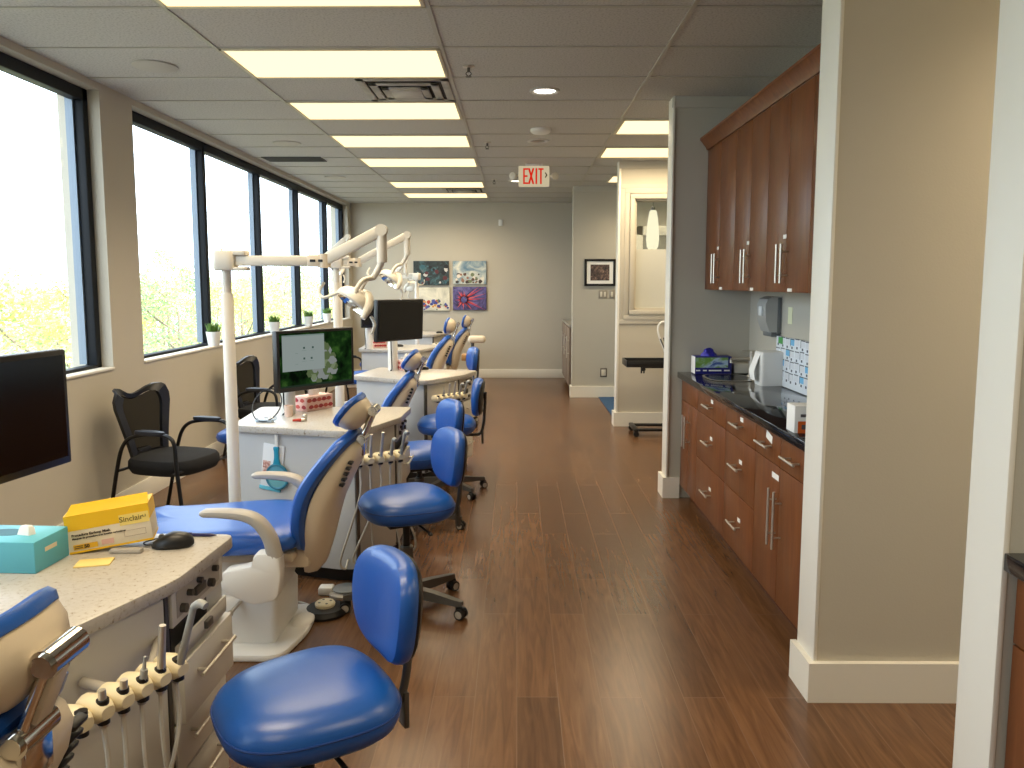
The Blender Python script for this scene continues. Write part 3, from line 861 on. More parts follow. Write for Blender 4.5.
# ------------------------------------------------------------------ operator lamps
def operator_lamp(label, loc, arm_a, spring_a, head_a, arm_l=.48, sp=(.29, .15), top=1.64, yaw_head=0., group='dental operating lamps on white poles'):
    root = thing('operating_lamp', label, 'lamp', loc, 0, group)
    MB().lathe([(.0, 0), (.075, 0), (.075, .012), (.05, .03), (.0285, .05), (.0285, top-.16), (.026, top-.155), (0, top-.155)], 24).build('pole', LIGHTP, root)
    MB().cyl((0, 0, top-.16), (0, 0, top-.03), .021, n=20).build('inner_pole', LIGHTP, root)
    M = T(0, 0, top) @ RZ(arm_a)
    k = MB().prism(roundpoly([(-.052, -.045), (.05, -.045), (.05, .045), (-.052, .045)], .03, 5), -.048, .046, bev=.01, M=M)
    k.prism(roundpoly([(.03, -.035), (.105, -.035), (.105, .035), (.03, .035)], .015, 4), .022, .046, bev=.005, M=M)
    k.prism(roundpoly([(.03, -.035), (.105, -.035), (.105, .035), (.03, .035)], .015, 4), -.048, -.03, bev=.005, M=M)
    k.cyl((-.02, 0, .044), (-.02, 0, .056), .006, n=8, M=M)
    k.build('pole_head', LIGHTP, root)
    MB().box(.05, arm_l-.06, -.022, .022, -.026, .022, .006, M=M).build('horizontal_arm', LIGHTP, root)
    j = MB().box(arm_l-.075, arm_l, -.026, .026, -.03, .026, .006, M=M).cyl((arm_l, 0, -.034), (arm_l, 0, .03), .03, n=18, M=M)
    jo = j.build('elbow', SHELL, root)
    MB().box(arm_l-.062, arm_l-.035, -.029, .029, -.008, .004, .002, M=M).box(arm_l-.022, arm_l+.0, -.0315, .0315, -.008, .004, .002, M=M).build('slot', BLACK, jo)
    e = M @ Vector((arm_l, 0, 0))
    Ms = T(*e) @ RZ(arm_a+spring_a)
    ang = math.atan2(sp[1], sp[0]); ln = math.hypot(*sp)
    MB().box(-.012, ln, -.021, .021, -.026, .026, .008, M=Ms @ RY(-ang)).build('spring_arm', LIGHTP, root)
    q = Ms @ Vector((sp[0], 0, sp[1]))
    y_ = MB().cyl((q.x, q.y-.024, q.z), (q.x, q.y+.024, q.z), .028, n=18)
    y_.cyl((q.x, q.y, q.z-.012), (q.x, q.y, q.z-.15), .024, n=18)
    y_.build('drop_pivot', LIGHTP, root)
    Mh = T(q.x, q.y, q.z) @ RZ(arm_a+head_a)
    nk = MB().tube([(0, 0, -.13), (-.012, 0, -.17), (-.045, 0, -.225)], [.017, .015, .014], 12, 4, M=Mh)
    yoke = [(-.045, 0, -.222), (-.085, -.055, -.235), (-.115, -.085, -.285), (-.12, -.09, -.335)]
    nk.tube(yoke, [.012, .011, .009], 10, 5, M=Mh)
    nk.tube([(x, -y, z) for x, y, z in yoke], [.012, .011, .009], 10, 5, M=Mh)
    nk.build('yoke', LIGHTP, root)
    # lamp head: dished shell looking down at the patient
    Mo = Mh @ T(-.125, -.02, -.325) @ RZ(R(-42)) @ RY(R(20)) @ RX(R(-38))
    hd = MB().lathe([(.088, -.030), (.096, -.022), (.094, .0), (.078, .024), (.045, .044), (.0, .05)], 28, M=Mo @ Matrix.Diagonal((1.0, .92, 1, 1)), cap=False)
    hd.tube([(.02, .0, .04), (.05, .0, .035), (.095, .0, -.005), (.115, 0, -.06)], [.03, .03, .024, .012], 12, 4, M=Mo)
    ho = hd.build('lamp_head', LIGHTP, root)
    MB().lathe([(.088, -.030), (.075, -.006), (.04, .014), (.0, .02)], 26, M=Mo @ Matrix.Diagonal((1.0, .92, 1, 1)), cap=False).build('reflector', CHROME, ho)
    MB().ball((0, 0, -.012), .026, .022, .02, M=Mo).box(-.03, .03, -.006, .006, -.03, -.02, .003, M=Mo).build('bulb_shield', STEEL, ho)
    for s_ in (-1, 1):
        hl = MB()
        hl.tube([(-.085, s_*.03, -.01), (-.10, s_*.04, -.05), (-.13, s_*.045, -.08), (-.17, s_*.05, -.065), (-.185, s_*.05, -.015)] if s_ < 0 else
                [(.06, .085, -.01), (.085, .115, -.03), (.10, .125, -.075)], [.008, .0075, .007], 9, 5, M=Mo)
        hl.build('lamp_handle', LIGHTP, ho)
    return root
operator_lamp('white dental lamp on the nearest pole, its long arm crossing the windows', (-1.375, 3.66, 0), R(0), R(-2), R(4), .465, (.275, .14))
operator_lamp('white dental lamp on the second pole, its head in front of the wall pictures', (-1.355, 5.80, 0), R(8), R(2), R(0), .16, (.37, .205), 1.69)
operator_lamp('white dental lamp far back, its pole hidden behind the second pole', (-1.92, 8.35, 0), R(186), R(170), R(185), .16, (.27, .225), 1.80)
operator_lamp('white dental lamp at the far end, its pole in front of the lower wall picture', (-1.35, 10.4, 0), R(168), R(-10), R(60), .34, (-.20, .20), 1.62)

# ------------------------------------------------------------------ monitors
def monitor(label, loc, face_deg, w_=.52, h_=.325, zb=.955, tilt=0., post=None, base=None, screen=None):
    """face_deg: compass direction of the screen normal in the XY plane"""
    root = thing('monitor', label, 'monitor', loc, R(face_deg+90), 'computer monitors on white posts')
    # local: screen faces -y
    Mt = T(0, 0, zb+h_/2) @ RX(tilt)
    fr = MB().box(-w_/2, w_/2, -.012, .03, -h_/2, h_/2, .006, M=Mt)
    fr.box(-w_*.3, w_*.3, .025, .055, -h_*.3, h_*.3, .01, M=Mt)
    fr.build('casing', BLACK, root)
    if screen is None:
        MB().box(-w_/2+.016, w_/2-.016, -.0135, -.0115, -h_/2+.022, h_/2-.016, M=Mt).build('screen', SCREEN, root)
    else:
        screen(root, Mt, w_, h_)
    if post:
        px, py, pz0 = post
        MB().lathe([(0, pz0), (.041, pz0), (.041, zb+.02), (.036, zb+.045), (0, zb+.047)], 26, M=T(px, py, 0)).build('post', WHITE, root)
        MB().tube([(px, py, zb-.0), (px, py+.0, zb+.10), (px*.5, py*.5+.03, zb+h_/2), (0, .055, zb+h_/2)], .016, 10, 4).build('arm', BLACK, root)
        MB().tube([(px-.01, py, zb+.03), (px-.05, py-.035, zb+.0), (px-.055, py-.04, zb-.08), (px-.045, py-.035, pz0+.02), (px-.06, py-.03, pz0+.004)], .0045, 6, 5).build('cable', BLACK, root)
    return root

def lit_screen(root, Mt, w_, h_):
    GREEN = D.materials.new('wallpaper'); GREEN.use_nodes = True
    nt = GREEN.node_tree; nt.nodes.clear(); N = nt.nodes; L = nt.links
    o = N.new('ShaderNodeOutputMaterial'); e = N.new('ShaderNodeEmission'); tc = N.new('ShaderNodeTexCoord')
    n = N.new('ShaderNodeTexNoise'); n.inputs['Scale'].default_value = 16; n.inputs['Detail'].default_value = 6
    r = ramp(N, [(.35, lin((6, 12, 6))), (.55, lin((20, 44, 16))), (.75, lin((52, 84, 34)))])
    L.new(tc.outputs['Object'], n.inputs['Vector']); L.new(n.outputs['Fac'], r.inputs['Fac'])
    L.new(r.outputs[0], e.inputs['Color']); L.new(e.outputs[0], o.inputs['Surface'])
    x0, x1, z0, z1 = -w_/2+.018, w_/2-.018, -h_/2+.024, h_/2-.016
    W_, H_ = x1-x0, z1-z0
    def rect(u0, u1, v0, v1, y, mb, mi=0):
        mb.box(x0+u0*W_, x0+u1*W_, y-.0004, y, z0+v0*H_, z0+v1*H_, M=Mt, mi=mi)
    s_ = MB(); rect(0, 1, 0, 1, -.0125, s_)
    rect(0, 1, 0, .035, -.0129, s_, 1)
    so = s_.build('screen', [GREEN, emit('taskbar', (34, 46, 36), 1)], root)
    fl = MB()
    random.seed(3)
    for i in range(60):
        a = random.random()*2*PI; rr_ = math.sqrt(random.random())
        u = .56+.20*rr_*math.cos(a); v = .40+.36*rr_*math.sin(a)
        r_ = .014+.016*random.random()
        P_ = [(x0+u*W_+r_*math.cos(t*PI/3), z0+v*H_+r_*math.sin(t*PI/3)) for t in range(6)]
        fl.prism(P_, 0, .0002+.00001*i, M=Mt @ frame((0, -.0129, 0), (1, 0, 0), (0, 0, 1), (0, -1, 0)), mi=i % 3)
    fl.build('flower_picture', [emit('petal_pale', (150, 166, 128), .5), emit('petal_green', (112, 130, 88), .5), emit('petal_white', (170, 176, 172), .5)], so)
    ap = MB(); rect(.03, .60, .30, .97, -.0138, ap)
    rect(.03, .60, .945, .97, -.0141, ap, 1)
    for u, v in ((.32, .72), (.44, .72), (.32, .52), (.42, .52)):
        rect(u-.012, u+.012, v-.018, v+.018, -.0141, ap, 2)
        rect(u-.03, u+.03, v-.055, v-.048, -.0141, ap, 1)
    for v in (.63, .43): rect(.20, .235, v-.01, v, -.0141, ap, 1)
    ap.build('app_window', [emit('app_grey', (168, 180, 176), .6), emit('app_bar', (128, 146, 140), .75), emit('app_icon', (60, 84, 76), .75)], so)

m1 = on_desk('b', -.5, -.23)
monitor('monitor with a lit green desktop and pale window, on the second desk', (-1.13, 4.30, 0), -39, .52, .335, .942, 0, (-.115, .11, CT), None, lit_screen)
monitor('black monitor cut by the left edge of the photo, over the near desk', (-1.362, 1.97, 0), -8, .52, .335, 1.008, 0, (-.22, .12, CT))
monitor('black blank monitor right of the second lamp pole, on the third desk', (-.935, 6.15, 0), -38, .50, .33, 1.075, R(3), (.189, .294, CT))
monitor('black monitor mostly hidden behind the blank one, on the fourth desk', (-1.50, 8.62, 0), -62, .50, .30, 1.04, 0, (-.15, .06, CT))
monitor('small black monitor farthest back, only its top edge showing', (-1.60, 11.15, 0), -30, .46, .29, .99, 0, (0.0, .09, CT))

# ------------------------------------------------------------------ guest chairs by the windows
def guest_chair():
    root = thing('guest_chair', '', 'chair', (0, 0, 0), 0, 'black mesh-back guest chairs along the window wall')
    MB().pad(superell(.245, .235, 3.2, 40), [(.1, .360), (.80, .360), (.93, .368), (1, .405), (.99, .445), (.93, .466), (.75, .478), (.1, .482)]).build('seat', FABRIC, root)
    # backrest: curved frame band + mesh sheet
    def P(u, v, off=0):        # u -1..1 across (y), v 0..1 up
        hw = .15+.09*min(1, v*1.2)**1.3-(.03*max(0, (v-.85)/.15)**2 if abs(u) > .9 else 0)
        topw = (.030*math.cos(u*4.4-.2)*-1+.012)*(v**4)
        return (-.225-.10*v+.085*(u*u)*(.5+.5*v)+off, u*hw, .40+.49*v+topw)
    sh = MB()
    nu, nv = 12, 10
    grid = [[P(-.9+1.8*i/nu, .10+.83*j/nv) for i in range(nu+1)] for j in range(nv+1)]
    grid2 = [[(x-.006, y, z) for x, y, z in r_] for r_ in grid]
    for j in range(nv):
        for i in range(nu):
            sh.quad(grid[j][i], grid[j][i+1], grid[j+1][i+1], grid[j+1][i])
    mo = sh
    bmesh.ops.remove_doubles(mo.bm, verts=mo.bm.verts[:], dist=.0005)
    mo.build('mesh_panel', MESHB, root)
    edge = [P(-1+2*i/12, 1.0) for i in range(13)]+[P(1, 1-.1*i) for i in range(1, 10)]+[P(1-2*i/8, .07) for i in range(0, 9)]+[P(-1, .1*i) for i in range(1, 10)]
    fr = MB()
    n = len(edge)
    cx = sum(p[1] for p in edge)/n; cz = sum(p[2] for p in edge)/n
    rings = []
    for p in edge:
        iy, iz = cx+(p[1]-cx)*.72, cz+(p[2]-cz)*.80
        fx = p[0]-.004*(1)
        rings.append([(p[0]+.012, p[1], p[2]), (p[0]-.012, p[1], p[2]), (fx-.014, iy, iz), (fx+.008, iy, iz)])
    b = rings+[rings[0]]
    fr.loft(b, cap=False)
    fr.build('back_frame', BLACK, root)
    MB().box(-.25, -.16, -.10, .10, .385, .44, .01).box(-.27, -.225, -.06, .06, .39, .50, .01).build('back_bracket', BLACK, root)
    for s_ in (-1, 1):
        y = s_*.265
        sd = MB().tube([(-.30, y, 0.0), (-.25, y, .22), (-.20, y, .44), (-.16, y, .56), (-.10, y, .625), (.0, y, .652), (.12, y, .660), (.19, y, .648), (.225, y, .60), (.235, y, .44), (.262, y, .18), (.28, y, 0)], .0125, 10, 5)
        so = sd.build('side_frame', BLACKM, root)
        MB().pad(superell(.11, .024, 3, 24), [(.1, .655), (.95, .655), (1, .665), (.97, .680), (.6, .686), (.1, .686)], M=T(.05, y, 0)).build('arm_pad', ARMP, so)
    MB().tube([(.20, -.265, .40), (.20, .265, .40)], .010, 8).tube([(-.20, -.265, .40), (-.20, .265, .40)], .010, 8).build('cross_bar', BLACKM, root)
    return root
gc = guest_chair()
gc.location = (-2.21, 4.87, 0); gc.rotation_euler = (0, 0, R(-16)); gc.scale = (1, 1, .935)
gc['label'] = 'black mesh-back guest chair fully in view between the nearest windows and pole'
dup(gc, (-2.22, 6.80, 0), R(-12), 'black mesh-back guest chair partly hidden by the lit monitor')
dup(gc, (-2.12, 2.35, 0), R(8), 'black guest chair at the left edge, only its armrest showing behind the near desk')
dup(gc, (-2.20, 9.3, 0), R(-10), 'black mesh-back guest chair far back beside the fourth desk')

# ------------------------------------------------------------------ things on the near desk
bx = thing('mask_box', 'open yellow and white face mask box on the near desk', 'box', (-1.128, 2.095, CT+.0115), R(18))
W_, Dp, H_ = .210, .10, .106
bx.rotation_euler = (0, R(-6), R(18))
bb_ = MB().box(-W_/2, W_/2, -Dp/2, Dp/2, 0, H_, .0015)
yb = bb_.build('carton', mat('carton_white', (232, 222, 200), .55), bx)
YEL = mat('carton_yellow', (236, 190, 22), .5)
MB().box(-W_/2-.0006, W_/2+.0006, -Dp/2-.0008, Dp/2+.0008, H_*.60, H_+.0006).box(-W_/2-.0004, W_/2+.0004, -Dp/2-.0007, Dp/2, .0005, .006).build('yellow_band', YEL, bx)
fl = MB()
fl.loft([[(-W_/2+.004, -Dp/2+.004, H_), (W_/2, -Dp/2+.004, H_), (W_/2, -Dp/2+.0055, H_), (-W_/2+.004, -Dp/2+.0055, H_)],
         [(-W_/2+.016, -Dp/2+.032, H_+.022), (W_/2, -Dp/2+.026, H_+.024), (W_/2, -Dp/2+.028, H_+.0245), (-W_/2+.016, -Dp/2+.034, H_+.0225)]])
fl.loft([[(-W_/2, -Dp/2+.003, H_), (-W_/2, Dp/2-.003, H_), (-W_/2+.0012, Dp/2-.003, H_), (-W_/2+.0012, -Dp/2+.003, H_)],
         [(-W_/2+.018, -Dp/2+.025, H_+.014), (-W_/2+.018, Dp/2-.02, H_+.014), (-W_/2+.019, Dp/2-.02, H_+.0145), (-W_/2+.019, -Dp/2+.025, H_+.0145)]])
fl.build('top_flap', YEL, bx)
FT = frame((0, -Dp/2-.0009, 0), (1, 0, 0), (0, 0, 1), (0, -1, 0))
INK = mat('ink', (60, 48, 34), .6)
MB().box(.028, W_/2-.002, .055, .085, 0, .0006, M=FT).build('name_panel', mat('carton_pale', (238, 214, 120), .55), bx)
MB().text('Sinclair', .021, FT @ T(.058, .071, .0006), bold=.0002).text('L3', .010, FT @ T(.092, .073, .0006)).build('name_lettering', mat('ink_olive', (112, 98, 40), .6), bx)
tx = MB()
tx.text('Procedure Earloop Mask', .0095, FT @ T(-W_/2+.012, .050, .0003), align='LEFT', bold=.0003)
tx.text('Masques de procedure avec boucles auriculaires', .0068, FT @ T(-W_/2+.012, .041, .0003), align='LEFT', bold=.0002)
tx.build('description_lettering', INK, bx)
MB().box(-W_/2+.012, -W_/2+.072, .010, .024, 0, .0006, M=FT).build('count_strip', mat('carton_amber', (222, 176, 40), .55), bx)
MB().text('50', .013, FT @ T(-W_/2+.045, .0165, .0008), bold=.0006).box(-W_/2+.015, -W_/2+.035, .0185, .0205, .0005, .0012, M=FT).box(-W_/2+.015, -W_/2+.035, .0135, .0155, .0005, .0012, M=FT).build('count_number', INK, bx)
MB().box(-W_/2+.082, -W_/2+.112, .012, .026, 0, .0006, M=FT).build('pink_stamp', mat('pink_print', (222, 180, 170), .6), bx)
vt = MB()
for a in ((.035, .090, .022, .0227), (.035, .090, .0383, .039), (.035, .0357, .022, .039), (.0893, .090, .022, .039)): vt.box(*a, 0, .0006, M=FT)
vt.build('print_frame', mat('carton_line', (170, 150, 130), .6), bx)

tb = thing('tissue_box', 'plain light blue tissue box at the left edge of the near desk', 'tissue box', (-1.300, 1.957, CT), R(-3))
TEAL = mat('teal_card', (96, 186, 208), .5)
MB().box(-.125, .085, -.075, .062, 0, .082, .003).build('carton', TEAL, tb)
MB().pad(superell(.05, .028, 2.2, 20), [(1, .0815), (1, .0826)], M=T(-.04, 0, 0)).build('opening', mat('opening_dark', (70, 120, 140), .7), tb)
MB().box(.085, .0858, -.035, .012, .045, .056).build('side_label', mat('cream_label', (226, 214, 188), .6), tb)
t_ = MB()
t_.loft([[(.0, -.018, .0815), (.036, -.024, .0815), (.044, -.008, .0815), (.008, .002, .0815)], [(.004, -.014, .098), (.034, -.02, .100), (.040, -.006, .099), (.010, .0, .097)], [(.006, -.010, .104), (.03, -.014, .105), (.034, -.006, .105), (.012, -.001, .104)]])
t_.build('tissue', PAPER, tb)

mo = thing('computer_mouse', 'black computer mouse on the near desk right of the yellow box', 'mouse', (-.962, 2.085, CT), R(10))
mm = superell(.056, .031, 2.3, 28)
MB().pad(mm, [(.85, 0), (1, .006), (1, .014), (.93, .026), (.72, .036), (.4, .041), (.05, .042)], deform=lambda c_: Vector((c_.x, c_.y, c_.z*(1-.9*max(0, -c_.x-.0)/.12)))).build('shell', BLACK, mo)
MB().cyl((-.03, -.004, .031), (-.03, .004, .031), .007, n=12).build('scroll_wheel', GUN, mo)
MB().tube([(-.052, 0, .008), (-.075, .01, .006), (-.085, .03, .006), (-.07, .06, .004), (-.03, .09, .004)], .002, 6, 4).build('cord', BLACK, mo)
tag(MB().box(-.055, .03, -.011, .011, 0, .013, .004).build('remote_wand', GREYP, None, (-1.055, 2.035, CT)), 'short grey plastic wand lying between mask box and mouse', 'remote')
pn = thing('pen', 'dark blue pen lying behind the mouse on the near desk', 'pen', (-.925, 2.172, CT+.005), R(-2))
MB().cyl((-.06, 0, 0), (.035, 0, 0), .0048, n=10).build('barrel', mat('navy_plastic', (36, 36, 92), .35), pn)
MB().cyl((.035, 0, 0), (.052, 0, 0), .0046, .0012, n=10).box(-.058, -.02, -.001, .001, .004, .0065, .0004).build('tip', mat('pen_tip', (60, 54, 90), .3), pn)
tag(MB().box(-.043, .043, -.028, .028, 0, .004, .001).build('note_pad', mat('sticky_yellow', (240, 214, 132), .7), None, (-1.112, 1.955, CT)), 'small pale yellow sticky note pad in front of the mask box', 'note pad')
bpy.context.view_layer.objects.active = None
D.objects['note_pad'].rotation_euler = (0, 0, R(14))
D.objects['remote_wand'].rotation_euler = (0, 0, R(3))

# ------------------------------------------------------------------ things on the second desk
def pattern_box(label, loc, rz, w_=.21, d_=.11, h_=.085, seed=1, dense=0):
    root = thing('patterned_tissue_box', label, 'tissue box', loc, rz)
    MB().box(-w_/2, w_/2, -d_/2, d_/2, 0, h_, .003).build('carton', mat('pink_card', (228, 190, 182), .55), root)
    random.seed(seed)
    pt = MB()
    def fan(M, r_, mi):
        pts = [(r_*math.cos(R(180*i/10)), r_*math.sin(R(180*i/10))*.9) for i in range(11)]+[(-r_*.25, -r_*.35), (r_*.25, -r_*.35)]
        pt.prism(pts, 0, .0007, M=M, mi=mi)
    for r_ in range(2):
        for c_ in range(5):
            u = -w_/2+.026+(w_-.052)*c_/4-(.012 if r_ % 2 else 0)+.006
            fan(frame((u, -d_/2, .020+.038*r_), (1, 0, 0), (0, 0, 1), (0, -1, 0)), .0185, (c_+r_) % 2)
        for c_ in range(2):
            v = -d_/2+.030+(d_-.060)*c_+(.008 if r_ % 2 else -.004)
            fan(frame((-w_/2, v, .020+.038*r_), (0, -1, 0), (0, 0, 1), (-1, 0, 0)), .0185, (c_+r_) % 2)
            fan(frame((w_/2, v, .020+.038*r_), (0, 1, 0), (0, 0, 1), (1, 0, 0)), .0185, (c_+r_) % 2)
    pt.build('fan_pattern', [mat('fan_red', (168, 50, 60), .6), mat('fan_orange', (190, 78, 70), .6)], root)
    t = MB()
    rings = []
    for z, s_ in ((h_-.001, .9), (h_+.025, 1.1), (h_+.045, .75), (h_+.052, .4)):
        rings.append([(s_*.032*math.cos(a*PI/5)*(1+.25*math.sin(3*a)), s_*.018*math.sin(a*PI/5)*(1+.3*math.cos(2*a)), z+.006*math.sin(a*2.1)) for a in range(10)])
    t.loft(rings).build('tissue', PAPER, root)
    return root
pattern_box('tissue box with red fan pattern in front of the lit monitor, second desk', (-1.19, 4.45, CT), R(57), .20, .11, .085)
pattern_box('tissue box with red fan pattern beside the white post, third desk', (-.93, 6.50, CT), R(30), .15, .10, .085, 2)
pattern_box('tissue box with red fan pattern far back under the blank monitor, fourth desk', on_desk('d', -.66, -.42), R(20), .16, .11, .085, 3)
tag(MB().lathe([(0, 0), (.022, 0), (.024, .05), (.0245, .062), (.022, .0625), (.020, .05), (0, .048)], 20).build('paper_cup', mat('pink_cup', (232, 206, 190), .6), None, (-1.262, 4.20, CT)), 'small pale pink cup beside the wire-rim visor on the second desk', 'cup')
# safety visor with round dark rim: dark hoop, clear lens
vs = thing('safety_visor', 'clear glasses with thin black hoop lying at the left of the second desk', 'glasses', (-1.335, 4.06, CT), R(-10))
pts = [(.080*math.cos(2*PI*i/28), .055*math.sin(2*PI*i/28), .006+.080*(1+math.sin(2*PI*i/28))) for i in range(28)]
MB().loop(pts, .0035, 7).build('rim', BLACK, vs)
lens = MB().lathe([(.058, 0), (.060, .012), (.05, .022)], 24, M=T(0, -.012, .006) @ Matrix.Diagonal((1, .6, 1, 1)), cap=False)
lens.build('clear_lens', glassy('lens_clear', (.88, .92, .95), .25, .08), vs)
MB().tube([(-.06, -.04, .01), (-.02, -.055, .012), (.03, -.052, .012), (.065, -.03, .014)], .003, 6, 4).box(-.045, .05, -.05, -.02, .0, .012, .004).build('frame_bar', mat('pale_blue_frame', (176, 196, 214), .3), vs)
lp = thing('hand_instrument', 'small red handled metal instrument in front of the patterned box, second desk', 'tool', on_desk('b', -.52, -.50), R(15))
MB().tube([(-.045, 0, .009), (.0, 0, .009)], [.006, .009], 10).build('handle', mat('red_plastic', (186, 52, 36), .4), lp)
MB().cyl((.0, 0, .010), (.018, 0, .010), .010, n=14).box(-.002, .03, .004, .035, 0, .026, .004).ball((.02, .02, .028), .013, .014, .012).build('metal_head', STEEL, lp)

# hand mirror and leaflet pocket hung on the near side of the second desk
th = math.atan2(.152, -.55)  # direction of near panel
pA = Vector(on_desk('b', -.28, -.727)); pB = Vector(on_desk('b', -.83, -.575))
u_ = (pA-pB).normalized(); nrm = Vector((u_.y, -u_.x, 0))
def panel_frame(t, z, off): 
    q = pB+(pA-pB)*t+nrm*off
    return frame((q.x, q.y, z), tuple(u_), (0, 0, 1), tuple(nrm))
lf = MB().box(-.062, .062, -.13, .10, .001, .007, .002, M=panel_frame(.355, .605, 0)@RZ(R(-7)))
lfo = tag(lf.build('leaflet_pocket', mat('leaflet_white', (226, 228, 230), .4)), 'white leaflet with pinkish picture hung on the side of the second desk', 'leaflet')
MB().box(-.055, -.012, -.09, .01, .0072, .0078, M=panel_frame(.355, .605, 0)@RZ(R(-7))).build('printed_picture', picture_material('leaflet_print', [(.35, (90, 60, 60)), (.5, (196, 140, 128)), (.65, (230, 214, 206))], 30, 2), lfo)
MB().box(-.066, .058, -.145, -.125, .0005, .010, .002, M=panel_frame(.355, .605, 0)@RZ(R(-7))).build('pocket_edge', TEAL, lfo)
Mm = panel_frame(.41, .54, .010)
hm = thing('hand_mirror', 'round teal hand mirror hanging from a clip on the second desk', 'mirror', (0, 0, 0))
MB().ring((0, 0, .007), .062, .0075, 36, 8, M=Mm).build('mirror_rim', mat('teal_dark', (24, 110, 136), .35), hm)
MB().lathe([(.06, .002), (.06, .010), (0, .010)], 30, M=Mm).build('mirror_glass', mat('teal_mirror', (120, 190, 205), .12, .35), hm)
hpts = roundpoly([(-.022, .058), (.022, .058), (.013, .095), (.012, .135), (.017, .158), (-.017, .158), (-.012, .135), (-.013, .095)], .01, 3)
MB().prism(hpts, .001, .013, M=Mm, bev=.003).build('mirror_handle', mat('teal_plastic', (28, 140, 172), .35), hm)
MB().box(-.009, .009, .14, .225, .0, .008, .002, M=Mm).build('hook', WHITE, hm)

# third and fourth desk small things
bo = thing('small_tray', 'small dark dish on the third desk between headrest and patterned box', 'dish', (-.895, 6.335, CT), R(10))
MB().lathe([(0, 0), (.03, 0), (.042, .022), (.040, .024), (.028, .006), (0, .005)], 18).build('bowl', BLACK, bo)
tag(MB().pad(superell(.055, .03, 2.2, 20), [(.85, 0), (1, .008), (.9, .02), (.5, .028), (.05, .03)]).build('computer_mouse', BLACK, None, on_desk('d', -.45, -.30)), 'black computer mouse on the fourth desk beside the far pole', 'mouse')
tag(MB().pad(superell(.05, .03, 2.2, 20), [(.85, 0), (1, .008), (.9, .02), (.5, .03), (.05, .032)]).build('computer_mouse', BLACK, None, on_desk('e', -.12, -.45)), 'black computer mouse on the farthest desk', 'mouse')
pd_ = thing('bracket_post_box', 'black chrome box standing at the far edge of the third desk', 'box', on_desk('c', -.47, -.07), R(20))
MB().box(-.05, .05, -.035, .035, 0, .022, .005).build('black_base', BLACK, pd_)
MB().box(-.03, .03, -.02, .02, .02, .05, .004).cyl((0, 0, .05), (0, 0, .075), .012, n=12).build('chrome_top', CHROME, pd_)

# beige swivel arm near the farthest stool
sw = thing('swivel_tray', 'beige rounded swivel tray on a dark post beside the farthest stool', 'swivel tray', (-.54, 9.3, 0), 0)
MB().box(-.05, .16, -.07, .07, .815, .90, .035, seg=4).build('tray_slab', SHELL, sw)
MB().cyl((0, 0, .02), (0, 0, .84), .022, n=14).lathe([(0, 0), (.16, 0), (.16, .015), (.03, .04), (0, .04)], 24).build('stand', GUN, sw)
MB().box(-.13, .03, -.07, .07, .60, .68, .01).build('wooden_shelf', mat('tan_wood', (176, 132, 80), .5, var=.15), sw)

# foot control on the floor
fp = thing('foot_control', 'black round foot pedal with cream top on the floor by the stool', 'foot pedal', (-.895, 3.455, 0), 0)
MB().lathe([(0, 0), (.098, 0), (.10, .012), (.085, .03), (.05, .036), (0, .036)], 32).build('pedal_base', BLACK, fp)
pdk = MB().lathe([(0, .034), (.045, .034), (.047, .048), (.042, .054), (0, .055)], 26)
pdk.build('pedal_cap', CREAM, fp)
dots = MB()
for k in range(4): dots.cyl((.027*math.cos(k*PI/2+.5), .027*math.sin(k*PI/2+.5), .052), (.027*math.cos(k*PI/2+.5), .027*math.sin(k*PI/2+.5), .0558), .006, n=8)
dots.build('cap_hole', GUN, D.objects['pedal_cap'])
MB().tube([(-.08, .05, .012), (-.16, .10, .010), (-.26, .10, .010)], .006, 7, 4).build('pedal_cable', GREYP, fp)
dt = thing('clear_disc_pedal', 'grey disc foot switch with clear round plate behind the black pedal', 'foot pedal', (-.85, 3.68, 0), 0)
MB().lathe([(0, 0), (.08, 0), (.082, .012), (.06, .022), (0, .022)], 28).build('disc_base', GREYP, dt)
MB().lathe([(0, .026), (.062, .026), (.064, .03), (0, .034)], 28).build('clear_plate', mat('smoky_plate', (150, 156, 160), .1, .4), dt)
MB().box(-.13, -.06, -.03, .03, 0, .04, .008).build('connector_block', WHITE, dt)

# ------------------------------------------------------------------ window sill pots
def pot():
    root = thing('potted_grass', '', 'potted plant', (0, 0, 0), 0, 'small white pots of grass on the window sill')
    MB().lathe([(0, 0), (.040, 0), (.043, .01), (.056, .105), (.0565, .108), (.052, .108), (.049, .09), (0, .09)], 28).build('pot', WHITE, root)
    MB().lathe([(0, .089), (.049, .089), (.045, .096), (0, .098)], 20).build('soil', SOIL, root)
    g_ = MB(); random.seed(11)
    for i in range(110):
        a = random.random()*2*PI; r_ = .042*math.sqrt(random.random())
        x, y = r_*math.cos(a), r_*math.sin(a)
        hgt = .055+.035*random.random(); ln = .5*r_+.012*random.random()
        dx, dy = math.cos(a)*ln, math.sin(a)*ln
        w_ = .0032
        px, py = -math.sin(a+random.random())*w_, math.cos(a+random.random())*w_
        g_.loft([[(x-px, y-py, .092), (x+px, y+py, .092), (x+px*.5, y+py*.5+.002, .092)], [(x+dx*.4-px, y+dy*.4-py, .092+hgt*.6), (x+dx*.4+px, y+dy*.4+py, .092+hgt*.6), (x+dx*.4, y+dy*.4+.002, .092+hgt*.6)],
                 [(x+dx-px*.1, y+dy, .092+hgt), (x+dx+px*.1, y+dy, .092+hgt), (x+dx, y+dy+.0006, .092+hgt)]])
    g_.build('grass_tuft', GRASSM, root)
    return root
p0 = pot(); p0.scale = (1.12, 1.12, 1.15); p0.location = (XL-.015, 6.76, ZS+.016)
p0['label'] = 'white pot of grass on the sill, the one nearest the camera left of the pole'
